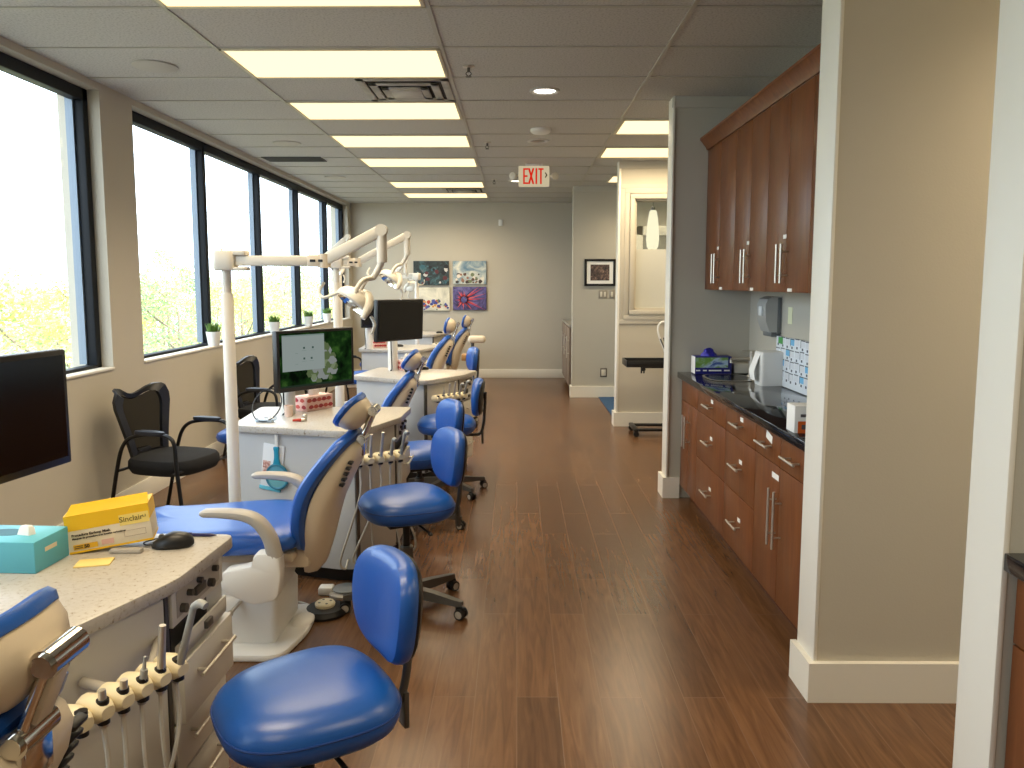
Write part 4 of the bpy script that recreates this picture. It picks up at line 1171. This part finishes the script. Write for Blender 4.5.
dup(p0, (XL-.015, 8.47, ZS+.016), R(70), 'white pot of grass on the sill, second from the camera above the lit monitor')
dup(p0, (XL-.015, 9.87, ZS+.016), R(140), 'white pot of grass on the sill, third from the camera')
dup(p0, (XL-.015, 10.85, ZS+.016), R(210), 'white pot of grass on the sill, farthest and left of the second pole')

# ------------------------------------------------------------------ wall pictures, frame, switches
def canvas(x0, x1, z0, z1, label, mt, extra=None):
    root = thing('canvas_picture', label, 'picture', ((x0+x1)/2, YB, (z0+z1)/2), 0, 'four colourful canvases on the back wall')
    w_, h_ = (x1-x0)/2, (z1-z0)/2
    MB().box(-w_, w_, -.034, -.0005, -h_, h_, .002).build('stretcher', BLACK, root)
    MB().box(-w_+.002, w_-.002, -.0352, -.033, -h_+.002, h_-.002).build('print', mt, root)
    if extra: extra(root, w_, h_)
def blobs(cols, seed, box, nb=26, r0=.02, r1=.05):
    def f(root, w_, h_):
        random.seed(seed)
        ms = [mat('blob_%d_%d_%d' % c_, c_, .6) for c_ in cols]
        b = MB()
        for i in range(nb):
            cx = -w_+2*w_*(box[0]+(box[1]-box[0])*random.random()); cz = -h_+2*h_*(box[2]+(box[3]-box[2])*random.random())
            r_ = r0+(r1-r0)*random.random()
            cx = max(-w_+r_+.004, min(w_-r_-.004, cx)); cz = max(-h_+r_+.004, min(h_-r_-.004, cz))
            pp = [(cx+r_*(.7+.3*random.random())*math.cos(k*PI/4), cz+r_*(.6+.4*random.random())*math.sin(k*PI/4)) for k in range(8)]
            b.prism(pp, 0, .0006+.00002*i, M=frame((0, -.0352, 0), (1, 0, 0), (0, 0, 1), (0, -1, 0)), mi=i % len(ms))
        b.build('painted_patches', ms, root)
    return f
canvas(-1.66, -1.09, 1.50, 1.885, 'dark canvas with teal and red patches, upper left of the four', picture_material('art_dark', [(.3, (18, 24, 26)), (.5, (44, 58, 60)), (.62, (70, 110, 116)), (.75, (150, 80, 74))], 7, 1.3),
       blobs([(28, 30, 32), (90, 40, 46), (200, 196, 190), (52, 96, 108)], 4, (.25, 1, .0, .8), 18))
canvas(-1.03, -.49, 1.515, 1.885, 'canvas with cloudy pale blue sky over a crowd of patches, upper right of the four', picture_material('art_sky', [(.35, (96, 128, 150)), (.5, (170, 182, 182)), (.65, (226, 222, 204))], 4, 2.6),
       blobs([(90, 64, 54), (226, 216, 200), (60, 52, 48), (150, 110, 90), (112, 124, 90)], 8, (0, .85, 0, .45), 34, .015, .04))
canvas(-1.64, -1.08, 1.09, 1.465, 'canvas with pale sky above violet and orange flower patches, lower left of the four', picture_material('art_pale', [(.35, (190, 186, 168)), (.6, (228, 222, 200))], 3, 5.1),
       blobs([(58, 62, 130), (212, 150, 60), (180, 70, 54), (74, 84, 150), (110, 120, 90)], 12, (0, 1, 0, .42), 44, .015, .04))
def rays(root, w_, h_):
    b = MB(); M = frame((0, -.0352, 0), (1, 0, 0), (0, 0, 1), (0, -1, 0))
    cx, cz = -w_*.35, -.02
    random.seed(5)
    for k in range(30):
        a = 2*PI*k/30+.05
        l0, l1 = .05, .10+.08*random.random() if math.cos(a) < .3 else .22+.22*random.random()
        ca, sa = math.cos(a), math.sin(a)
        def cl(x, z): return (max(-w_+.004, min(w_-.004, x)), max(-h_+.004, min(h_-.004, z)))
        wd = .012
        b.prism([cl(cx+ca*l0+sa*wd, cz+sa*l0-ca*wd), cl(cx+ca*l1, cz+sa*l1), cl(cx+ca*l0-sa*wd, cz+sa*l0+ca*wd)], 0, .0007, M=M, mi=k % 3)
    b.build('painted_rays', [mat('ray_red', (198, 50, 56), .6), mat('ray_pink', (216, 96, 90), .6), mat('ray_dark', (60, 44, 84), .6)], root)
canvas(-1.03, -.49, 1.10, 1.475, 'canvas with red rays bursting over violet, lower right of the four', picture_material('art_violet', [(.35, (42, 36, 62)), (.55, (92, 84, 140)), (.7, (122, 116, 160))], 6, 9.2), rays)
tag(MB().box(-.035, .035, -.035, -.0008, -.05, .05, .008).build('alarm_strobe', WHITE, None, (-.26, YB, 2.49)), 'small white alarm box high on the back wall', 'alarm')

pf = thing('framed_photo', 'black framed group photo with white mat on the grey wall', 'picture', (1.10, GY, 1.672))
f_ = MB()
fw, fh = .205, .178
for a in ((-fw, fw, -fh, -fh+.03), (-fw, fw, fh-.03, fh), (-fw, -fw+.03, -fh, fh), (fw-.03, fw, -fh, fh)):
    f_.box(a[0], a[1], -.025, -.0008, a[2], a[3], .002)
f_.build('frame', BLACK, pf)
MB().box(-fw+.028, fw-.028, -.012, -.001, -fh+.028, fh-.028).build('mat_board', PAPER, pf)
MB().box(-.125, .125, -.0135, -.011, -.105, .105).build('photo', picture_material('photo_group', [(.3, (26, 26, 34)), (.5, (84, 70, 66)), (.62, (140, 116, 104)), (.75, (176, 150, 124))], 18, 4.), pf)
def plate(x, z, n, lab):
    root = thing('light_switch', lab, 'light switch', (x, GY, z))
    w_ = .035 if n == 1 else .058
    MB().box(-w_, w_, -.006, -.0008, -.057, .057, .002).build('cover_plate', mat('plate_grey', (150, 144, 132), .4), root)
    for i in range(n):
        xx = 0 if n == 1 else (-.024 if i == 0 else .024)
        MB().box(xx-.014, xx+.014, -.010, -.005, -.033, .033, .003).build('rocker', mat('rocker_cream', (212, 206, 190), .4), root)
plate(1.145, 1.385, 2, 'double light switch under the framed photo')
plate(1.265, 1.385, 1, 'single light switch at the right under the framed photo')
ot = thing('wall_outlet', 'wall outlet low on the grey wall above the baseboard', 'outlet', (1.165, GY, .335))
MB().box(-.045, .045, -.006, -.0008, -.06, .06, .002).build('cover_plate', mat('outlet_dark', (92, 84, 74), .4), ot)
MB().box(-.03, .03, -.009, -.005, -.042, .042, .003).build('socket', mat('rocker_cream', (212, 206, 190), .4), ot)

# ------------------------------------------------------------------ cherry base cabinets in the alcove
CX = 1.165
ZB0, ZB1 = .10, .868
def bar_handle(parent, p0, p1, name='bar_handle', r_=.0062):
    a, b = Vector(p0), Vector(p1)
    d_ = (b-a)
    m_ = MB().cyl(tuple(a), tuple(b), r_, n=12)
    for t in (.2, .8):
        q = a+d_*t
        m_.cyl((q.x+.036, q.y, q.z), (q.x, q.y, q.z), .0045, n=8)
    return m_.build(name, STEEL, parent)
def base_unit(y0, y1, kind, label):
    root = thing('base_cabinet', label, 'cabinet', (0, 0, 0), 0, 'cherry base cabinets under the black worktop')
    MB().box(CX+.02, AX-.004, y0+.001, y1-.001, ZB0-.005, ZB1).build('carcass', CHERRYD, root)
    MB().box(CX+.075, AX-.02, y0+.001, y1-.001, 0, ZB0).build('toe_kick', CHERRYD, root)
    g_ = .0018
    hx = CX-.036
    def front(name, ya, yb, za, zb): return MB().box(CX, CX+.02, ya+g_, yb-g_, za+g_, zb-g_, .0012).build(name, CHERRY, root)
    def stick(par, y, z, w_=.025, h_=.011, tilt=0.):
        MB().box(-.0008, .0004, -w_, w_, -h_, h_, M=T(CX-.0004, y, z) @ RX(tilt)).build('sticker', STICKER, par)
    ym = (y0+y1)/2
    if kind == 'drawers':
        for za, zb in ((.72, ZB1), (.42, .72), (ZB0, .42)):
            dr_ = front('drawer', y0, y1, za, zb)
            zc = (za+zb)/2
            bar_handle(dr_, (hx, ym-.085, zc), (hx, ym+.085, zc))
            stick(dr_, ym-.03, zc+.035)
    elif kind == 'doors':
        front('false_front', y0, y1, .72, ZB1)
        for ya, yb, s_ in ((y0, ym, -1), (ym, y1, 1)):
            d_ = front('door', ya, yb, ZB0, .72)
            bar_handle(d_, (hx, ym+s_*.035, .42), (hx, ym+s_*.035, .64))
    else:
        for ya, yb in ((y0, ym), (ym, y1)):
            dr_ = front('drawer', ya, yb, .72, ZB1)
            c_ = (ya+yb)/2
            bar_handle(dr_, (hx, c_-.085, .79), (hx, c_+.085, .79))
            if ya == ym: stick(dr_, c_-.02, .828, .042, .018, R(12))
        for ya, yb, s_ in ((y0, ym, -1), (ym, y1, 1)):
            d_ = front('door', ya, yb, ZB0, .72)
            bar_handle(d_, (hx, ym+s_*.035, .36), (hx, ym+s_*.035, .62))
            if s_ > 0: stick(d_, ym+.055, .668, .045, .013)
base_unit(4.92, 5.40, 'doors', 'cherry base cabinet with two doors at the far end under the glove box')
base_unit(4.245, 4.92, 'drawers', 'cherry three-drawer base cabinet, the left bank of drawers')
base_unit(3.70, 4.245, 'drawers', 'cherry three-drawer base cabinet, the right bank of drawers')
base_unit(3.0, 3.70, 'mixed', 'cherry base cabinet with two drawers over two doors, nearest the pillar')
wt = thing('worktop', 'glossy black stone worktop over the cherry base cabinets', 'worktop', (0, 0, 0))
MB().box(CX-.03, AX-.001, 2.885, 5.418, .870, .910, .003).build('slab', GRANITE, wt)
sk = MB()
sk.loft([[(x, y, .9105) for x, y in superell(.155, .20, 3, 32, 1.40, 5.08)], [(x, y, .9125) for x, y in superell(.145, .19, 3, 32, 1.40, 5.08)], [(x, y, .9108) for x, y in superell(.138, .183, 3, 32, 1.40, 5.08)]], cap=False)
sk.build('sink_rim', STEEL, wt)
MB().prism(superell(.139, .184, 3, 32, 1.40, 5.08), .9101, .9112).build('sink_bowl_shade', mat('sink_shadow', (24, 24, 26), .25, .6), wt)  # flat dark disc; shade inside the bowl put in its colour
fc = thing('faucet', 'brushed grey kitchen faucet beside the glove box', 'faucet', (1.575, 5.15, .91))
MB().lathe([(0, 0), (.03, 0), (.03, .006), (.02, .012), (.017, .15), (.019, .16), (0, .162)], 20).build('faucet_body', STEEL, fc)
MB().tube([(0, 0, .115), (-.06, .0, .118), (-.14, .005, .112)], .012, 12, 4).cyl((-.135, .005, .112), (-.135, .005, .09), .011, n=12).build('spout', STEEL, fc)
MB().box(-.075, .02, -.008, .008, .168, .176, .003).cyl((0, 0, .158), (0, 0, .17), .012, n=12).build('faucet_lever', STEEL, fc)

gl = thing('glove_box', 'blue and green glove box with a blue glove pulled out, on the black worktop', 'box', (1.35, 5.33, .91), 0)
NAVY = mat('navy_card', (30, 34, 120), .45)
MB().box(-.125, .125, -.06, .06, 0, .122, .002).build('carton', NAVY, gl)
MB().box(-.1235, .10, -.0612, -.0598, .045, .115).build('front_print', picture_material('glove_print', [(.38, (60, 90, 160)), (.47, (176, 200, 226)), (.56, (120, 160, 80)), (.66, (90, 140, 50)), (.75, (215, 225, 215))], 5, 3.3), gl)
for k, (xa, xb) in enumerate(((-.118, -.09), (-.07, -.045), (-.03, .055), (.075, .112))):
    MB().box(xa, xb, -.0616, -.06, .021, .030).build('print_bar', PAPER, gl)
MB().box(-.1262, -.1248, -.058, .058, .002, .12).build('side_print', PAPER, gl)
gv = MB(); random.seed(6)
gv.pad(superell(.055, .04, 2, 18), [(1, .121), (.9, .135), (.6, .15), (.55, .165), (.3, .175), (.05, .178)], M=T(-.02, 0, 0), deform=lambda c_: Vector((c_.x+.01*math.sin(c_.y*90), c_.y+.008*math.sin(c_.x*110), c_.z)))
gv.build('glove', mat('blue_glove', (34, 30, 170), .4), gl)
tr_ = tag(MB().box(-.055, .055, -.04, .04, 0, .07, .006).build('pale_block', mat('block_white', (206, 202, 190), .5, bump=.3), None, (1.555, 5.34, .91)), 'small pale block between glove box and faucet', 'box')  # pale block put in for blurry soap and reflections
cn = thing('towel_canister', 'white plastic paper canister with sloped flap in front of the poster', 'canister', (1.553, 4.72, .91), 0)
MB().loft([[(x, y, z) for x, y in roundpoly([(-.075*s_, -.075*s_), (.075*s_, -.075*s_), (.075*s_, .075*s_), (-.075*s_, .075*s_)], .025, 4)] for z, s_ in ((0, .93), (.01, .96), (.19, 1), (.205, .95), (.21, .8))]).build('canister_body', WHITE, cn)
MB().loft([[(-.072, -.05, .20), (-.072, .05, .20), (-.07, .05, .20), (-.07, -.05, .20)], [(-.11, -.05, .09), (-.11, .05, .09), (-.107, .05, .09), (-.107, -.05, .09)], [(-.10, -.045, .03), (-.10, .045, .03), (-.097, .045, .03), (-.097, -.045, .03)]]).build('paper_flap', PAPER, cn)
ds = thing('soap_dispenser', 'grey wall soap dispenser under the tall cabinets', 'dispenser', (AX, 4.86, 1.2))
MB().loft([[(x, y, z) for x, y in ((-d_, -.085), (-d_, .085), (-.001, .095), (-.001, -.095))] for z, d_ in ((.03, .07), (.10, .095), (.20, .10), (.235, .085), (.25, .05))]).build('dispenser_cover', mat('dispenser_silver', (176, 178, 176), .35, .3), ds)
MB().box(-.028, -.002, -.097, -.075, .02, .245, .006).box(-.06, -.002, -.08, .08, 0, .035, .008).build('side_band', mat('dispenser_dark', (104, 108, 110), .4), ds)
MB().box(-.108, -.095, -.03, .03, .13, .19, .003).build('dispenser_label', mat('pale_label', (214, 220, 222), .5), ds)
tag(MB().box(-.002, -.0006, -.035, .035, -.05, .05).build('sticky_note', mat('note_pale', (226, 228, 190), .7), None, (AX, 4.62, 1.34)), 'pale yellow note stuck on the wall right of the soap dispenser', 'note')
# poster of product pictures leaning against the wall
po = thing('picture_chart', 'white chart of small product pictures standing on the black worktop', 'chart', (AX-.02, 4.42, .9105), 0)
MB().box(-.004, .004, -.36, .36, 0, .30, .001, M=RY(R(-3)) if False else None).build('board', mat('chart_white', (226, 234, 242), .5), po)
pc = MB(); random.seed(9)
for r_ in range(4):
    for c_ in range(9):
        y = .32-.08*c_+random.uniform(-.006, .006); z = .045+.068*r_+random.uniform(-.003, .003)
        pc.box(-.0050, -.0040, y-.030, y+.030, z+.012, z+.046, mi=1 if (r_*9+c_) % 5 else 3)
        pc.box(-.0056, -.0048, y-.033, y+.033, z+.046, z+.052, mi=0)
        pc.box(-.0056, -.0048, y-.008, y+.012, z-.008, z+.006, mi=0)
        if c_ % 2: pc.box(-.0056, -.0048, y+.028, y+.033, z+.005, z+.05, mi=0)
pc.box(-.0058, -.0048, .24, .32, .255, .295, mi=2)
pc.build('small_picture', [mat('chart_grey', (74, 82, 96), .5), mat('chart_pale', (216, 222, 230), .5), mat('chart_green', (66, 150, 70), .5), mat('chart_blue', (110, 182, 226), .5)], po)
ob_ = thing('supply_box', 'small white and orange supply box at the near end of the worktop', 'box', (1.217, 3.21, .91), 0)
MB().box(-.06, .06, -.035, .06, 0, .115, .002).build('carton', PAPER, ob_)
MB().box(-.045, .0608, -.0358, -.0348, .0, .05).build('orange_print', mat('orange_card', (222, 104, 36), .5), ob_)
MB().box(-.035, .03, -.0362, -.035, .068, .08).box(-.03, -.005, -.0366, -.0356, .016, .036).build('print_mark', mat('box_ink', (90, 84, 88), .5), ob_)

# tall wall cabinets
UX = 1.312
UZ0, UZ1 = 1.488, 2.44
def wall_unit(y0, y1, label, last=False):
    root = thing('wall_cabinet', label, 'cabinet', (0, 0, 0), 0, 'cherry wall cabinets above the worktop')
    MB().box(UX+.02, AX-.002, y0+.001, y1-.001, UZ0, UZ1).build('carcass', CHERRY, root)
    ym = (y0+y1)/2; hx = UX-.036
    for ya, yb, s_ in ((y0, ym, -1), (ym, y1, 1)):
        d_ = MB().box(UX, UX+.02, ya+.0015, yb-.0015, UZ0+.001, UZ1, .0012).build('door', CHERRY, root)
        bar_handle(d_, (hx, ym+s_*.032, UZ0+.045), (hx, ym+s_*.032, UZ0+.235))
        if s_ > 0 and not last:
            MB().box(UX-.0012, UX+.0002, ym+.0, ym+.045, UZ0+.262, UZ0+.282).build('sticker', STICKER, d_)
        if s_ < 0 and not last:
            MB().box(UX-.0012, UX+.0002, ym-.10, ym-.04, UZ0+.004, UZ0+.02).build('sticker', STICKER, d_)
wall_unit(4.71, 5.415, 'cherry wall cabinet with two doors, farthest at the left end')
wall_unit(4.10, 4.71, 'cherry wall cabinet with two doors, middle of the row over the dispenser')
wall_unit(3.50, 4.10, 'cherry wall cabinet with two doors, right one of the row with handles in full view')
wall_unit(2.90, 3.50, 'cherry wall cabinet at the near end, cut off by the pillar', True)
cr = MB()
prof = [(0, 0), (-.012, 0), (-.016, .016), (-.052, .062), (-.058, .066), (-.058, .08), (0, .08)]
cr.loft([[(UX+x, 2.895, UZ1+.0005+z) for x, z in prof], [(UX+x, 5.416, UZ1+.0005+z) for x, z in prof]])
tag(cr.build('crown_moulding', CHERRY), 'dark cherry crown moulding along the top of the wall cabinets', 'moulding')

# right foreground cabinet
nc = thing('base_cabinet', 'cherry cabinet with black top cut by the right edge of the photo', 'cabinet', (0, 0, 0))
NX = 1.098
MB().box(NX+.02, 1.75, .6, SY0-.004, .09, .905).build('carcass', CHERRYD, nc)
MB().box(NX+.08, 1.75, .6, SY0-.004, 0, .09).build('toe_kick', CHERRYD, nc)
for ya, yb in ((.6, 1.12), (1.12, SY0-.004)):
    MB().box(NX, NX+.02, ya+.002, yb-.002, .742, .902, .0012).build('drawer', CHERRY, nc)
    MB().box(NX, NX+.02, ya+.002, yb-.002, .092, .738, .0012).build('door', CHERRY, nc)
MB().box(NX-.03, 1.75, .58, SY0-.002, .906, .946, .003).build('stone_top', GRANITE, nc)

# far grey cabinet by the back wall
fcab = thing('storage_cabinet', 'grey brown storage cabinet far back behind the grey wall corner', 'cabinet', (0, 0, 0))
FWD = mat('grey_wood', (128, 112, 98), .5, var=.12, vscale=8)
MB().box(.74, 1.3, 10.6, 12.3, .08, .93).build('carcass', FWD, fcab)
MB().box(.72, 1.32, 10.58, 12.32, .93, .96, .003).build('cabinet_top', mat('grey_top', (150, 144, 134), .3), fcab)
MB().box(.79, 1.3, 10.65, 12.3, 0, .08).build('toe_kick', BLACK, fcab)
for k in range(3):
    d_ = MB().box(.722, .74, 10.62+.55*k, 11.15+.55*k, .10, .91, .002).build('door', FWD, fcab)
    bar_handle(d_, (.69, 10.68+.55*k, .5), (.69, 10.68+.55*k, .8))

# instrument cart in the right opening
ct = thing('instrument_cart', 'black wheeled tray cart standing against the cream wall', 'cart', (1.36, 7.78, 0), 0)
ty = MB().box(-.27, .32, -.17, .17, .70, .715, .004)
for a in ((-.27, .32, -.17, -.158), (-.27, .32, .158, .17), (-.27, -.258, -.17, .17), (.308, .32, -.17, .17)): ty.box(*a, .71, .765, .004)
ty.build('tray', BLACK, ct)
MB().tube([(.18, 0, .06), (.18, 0, .68)], .02, 12).box(-.1, .24, -.02, .02, .675, .702, .005).build('stand_column', BLACKM, ct)
bs = MB()
bs.tube([(-.16, .14, .065), (.26, .14, .065)], .016, 10).tube([(-.16, -.14, .065), (.26, -.14, .065)], .016, 10).box(-.19, -.14, -.19, .19, .05, .082, .01).box(.15, .21, -.15, .15, .05, .08, .01)
bs.build('cart_base', BLACKM, ct)
for x, y in ((-.165, -.17), (-.165, .17), (.25, -.14), (.25, .14)):
    MB().cyl((x, y-.012, .028), (x, y+.012, .028), .028, n=18).cyl((x, y, .03), (x, y, .06), .009, n=8).build('caster', RUBBER, ct)
MB().cyl((-.10, -.165, .68), (-.10, -.145, .68), .02, n=12).cyl((-.12, -.155, .70), (-.12, -.155, .64), .008, n=8).cyl((-.095, -.155, .70), (-.095, -.155, .64), .008, n=8).build('tray_clamp', BLACK, ct)
cp = thing('instrument_holder_unit', 'white cup unit with curled hose above the black tray cart', 'instrument holder', (1.555, 7.76, .715), 0)
MB().lathe([(0, 0), (.05, 0), (.07, .13), (.065, .132), (.045, .02), (0, .018)], 22).build('cup', WHITE, cp)
tt = MB()
tt.tube([(-.05, 0, .1), (-.13, 0, .32), (-.11, 0, .42), (-.02, .0, .42), (.02, 0, .34), (-.03, 0, .24)], .010, 9, 6)
tt.build('curled_hose', WHITE, cp)
MB().cyl((-.04, -.01, .10), (-.11, -.01, .26), .007, n=8).cyl((-.02, .015, .10), (-.075, .015, .27), .007, n=8).build('tool_shaft', GUN, cp)

# pendant lamp in the room behind the cream wall
pl = thing('pendant_lamp', 'white glass pendant lamp seen through the interior window', 'pendant lamp', (1.60, 9.2, 0))
MB().lathe([(.05, 1.93), (.066, 1.96), (.076, 2.04), (.072, 2.16), (.055, 2.30), (.042, 2.37), (.03, 2.385)], 26).build('glass_shade', emit('pendant_glow', (252, 240, 205), 1.5), pl)
MB().cyl((0, 0, 2.38), (0, 0, ZC-.02), .004, n=8).lathe([(.02, 2.38), (.022, 2.42), (0, 2.43)], 14).lathe([(0, ZC-.03), (.05, ZC-.025), (.055, ZC-.001), (0, ZC-.0005)], 18).build('stem', GUN, pl)

# ------------------------------------------------------------------ outside the windows
struct(MB().box(-90, -3.4, -40, 90, -4.6, -4.5).build('ground_outside', mat('dry_grass', (122, 120, 108), .9, var=.15, vscale=.6)))
def leafy(seed, hgt, rad, cols):
    random.seed(seed)
    b = bmesh.new()
    cl = []
    for i in range(26):
        a = random.random()*2*PI; z = hgt*(.22+.74*random.random())
        rr_ = rad*(1-.55*abs(z/hgt-.5)*2)*math.sqrt(random.random())
        cl.append((rr_*math.cos(a), rr_*math.sin(a), z, .5+.45*random.random()))
    for i in range(5200):
        cx, cy, cz, cr_ = random.choice(cl)
        v = Vector((random.gauss(0, 1), random.gauss(0, 1), random.gauss(0, .8))).normalized()*cr_*random.random()**.4
        p = Vector((cx, cy, cz))+v
        s_ = .045+.05*random.random()
        u = Vector((random.gauss(0, 1), random.gauss(0, 1), random.gauss(0, 1))).normalized()
        w_ = u.orthogonal().normalized()
        f = b.faces.new([b.verts.new(p+u*s_), b.verts.new(p+w_*s_*.5), b.verts.new(p-u*s_), b.verts.new(p-w_*s_*.5)])
        f.material_index = random.choice(cols)
    me = D.meshes.new('foliage'); b.to_mesh(me); b.free()
    return me
def leafmat(nm, rgb):
    m = D.materials.new(nm); m.use_nodes = True
    nt = m.node_tree; nt.nodes.clear(); L = nt.links
    o = nt.nodes.new('ShaderNodeOutputMaterial'); mx = nt.nodes.new('ShaderNodeMixShader')
    d1 = nt.nodes.new('ShaderNodeBsdfDiffuse'); d2 = nt.nodes.new('ShaderNodeBsdfTranslucent')
    d1.inputs['Color'].default_value = (*lin(rgb), 1); d2.inputs['Color'].default_value = (*lin(rgb), 1)
    mx.inputs[0].default_value = .35
    L.new(d1.outputs[0], mx.inputs[1]); L.new(d2.outputs[0], mx.inputs[2]); L.new(mx.outputs[0], o.inputs['Surface'])
    return m
LEAVES = [leafmat('leaf_yellow', (222, 208, 120)), leafmat('leaf_green', (158, 178, 118)), leafmat('leaf_pale', (200, 206, 158)), leafmat('leaf_dusky', (140, 160, 134))]
BARK = mat('bark', (120, 108, 92), .9, bump=.4, bscale=20)
variants = []
for sd, hg, rd, cols in ((1, 7.2, 2.1, [0, 0, 2, 1]), (2, 8.2, 2.4, [1, 2, 2, 3]), (3, 6.4, 2.2, [0, 2, 1]), (4, 7.6, 2.0, [3, 1, 2])):
    me = leafy(sd, hg, rd, cols)
    for m in LEAVES: me.materials.append(m)
    tk = MB().tube([(0, 0, 0), (.05, .04, hg*.4), (-.04, .02, hg*.8)], [.12, .08, .03], 8, 4)
    for k in range(5):
        a = k*1.3; z = hg*(.3+.1*k)
        tk.tube([(0, 0, z), (rd*.35*math.cos(a), rd*.35*math.sin(a), z+.6), (rd*.6*math.cos(a), rd*.6*math.sin(a), z+1.3)], [.04, .03, .012], 6, 3)
    tm = tk.build('trunk', BARK)
    variants.append((me, tm.data)); D.objects.remove(tm)
random.seed(21)
spots = []
for r_ in range(4):
    for k in range(9+2*r_):
        spots.append((-10.5-5.8*r_+random.uniform(-.2, .2), 5.5+3*r_+6.0*k+(3 if r_ % 2 else 0)+random.uniform(-.2, .2)))
for i, (x, y) in enumerate(spots):
    fm, tm = variants[i % 4]
    root = thing('tree', 'sunlit autumn tree outside beyond the office windows', 'tree', (x, y, -4.5), random.uniform(0, 6), 'autumn trees outside the windows')
    s_ = random.uniform(.84, 1.0)
    root.scale = (1.0, 1.0, s_)
    for nm, me in (('foliage', fm), ('trunk', tm)):
        o = D.objects.new(nm, me); col.objects.link(o); o.parent = root

# ------------------------------------------------------------------ light, sky, camera
sun = D.lights.new('sun', 'SUN'); sun.energy = 17.0; sun.angle = R(1.5); sun.color = (1, .95, .84)
so = D.objects.new('sun', sun); col.objects.link(so); so.rotation_euler = (R(42), 0, R(75)); so.location = (5, -5, 12)
for y0, y1 in (W0, W1, W2):
    a = D.lights.new('window_portal', 'AREA'); a.shape = 'RECTANGLE'
    a.size = ZH-ZS; a.size_y = y1-y0
    a.cycles.is_portal = True
    o = D.objects.new('window_portal', a); col.objects.link(o)
    o.location = (XL-.30, (y0+y1)/2, (ZS+ZH)/2); o.rotation_euler = (0, R(-90), 0)
wd = D.worlds.new('sky'); bpy.context.scene.world = wd; wd.use_nodes = True
bg = wd.node_tree.nodes['Background']
bg.inputs['Color'].default_value = (.80, .905, 1.0, 1); bg.inputs['Strength'].default_value = 5.5

F = 770.
pitch = R(5.9); yaw = math.atan(5/F*math.cos(pitch))
ppy = 283+F*math.tan(pitch)       # row of the optical axis; the rest is lens shift
cd = D.cameras.new('camera'); cd.sensor_fit = 'HORIZONTAL'; cd.sensor_width = 36; cd.lens = F/1024*36
cd.shift_y = (ppy-384)/1024; cd.clip_start = .05; cd.clip_end = 300
co = D.objects.new('camera', cd); col.objects.link(co)
co.location = (0, 0, 1.534); co.rotation_euler = (R(90)-pitch, 0, yaw)
sc = bpy.context.scene
sc.camera = co
sc.view_settings.view_transform = 'Standard'
sc.view_settings.look = 'None'
sc.view_settings.gamma = 1
sc.view_settings.use_curve_mapping = False
sc.view_settings.exposure = 0
sc.cycles.use_denoising = True
sc.cycles.max_bounces = 10
sc.cycles.diffuse_bounces = 5
sc.cycles.transparent_max_bounces = 16
sc.cycles.sample_clamp_indirect = 6
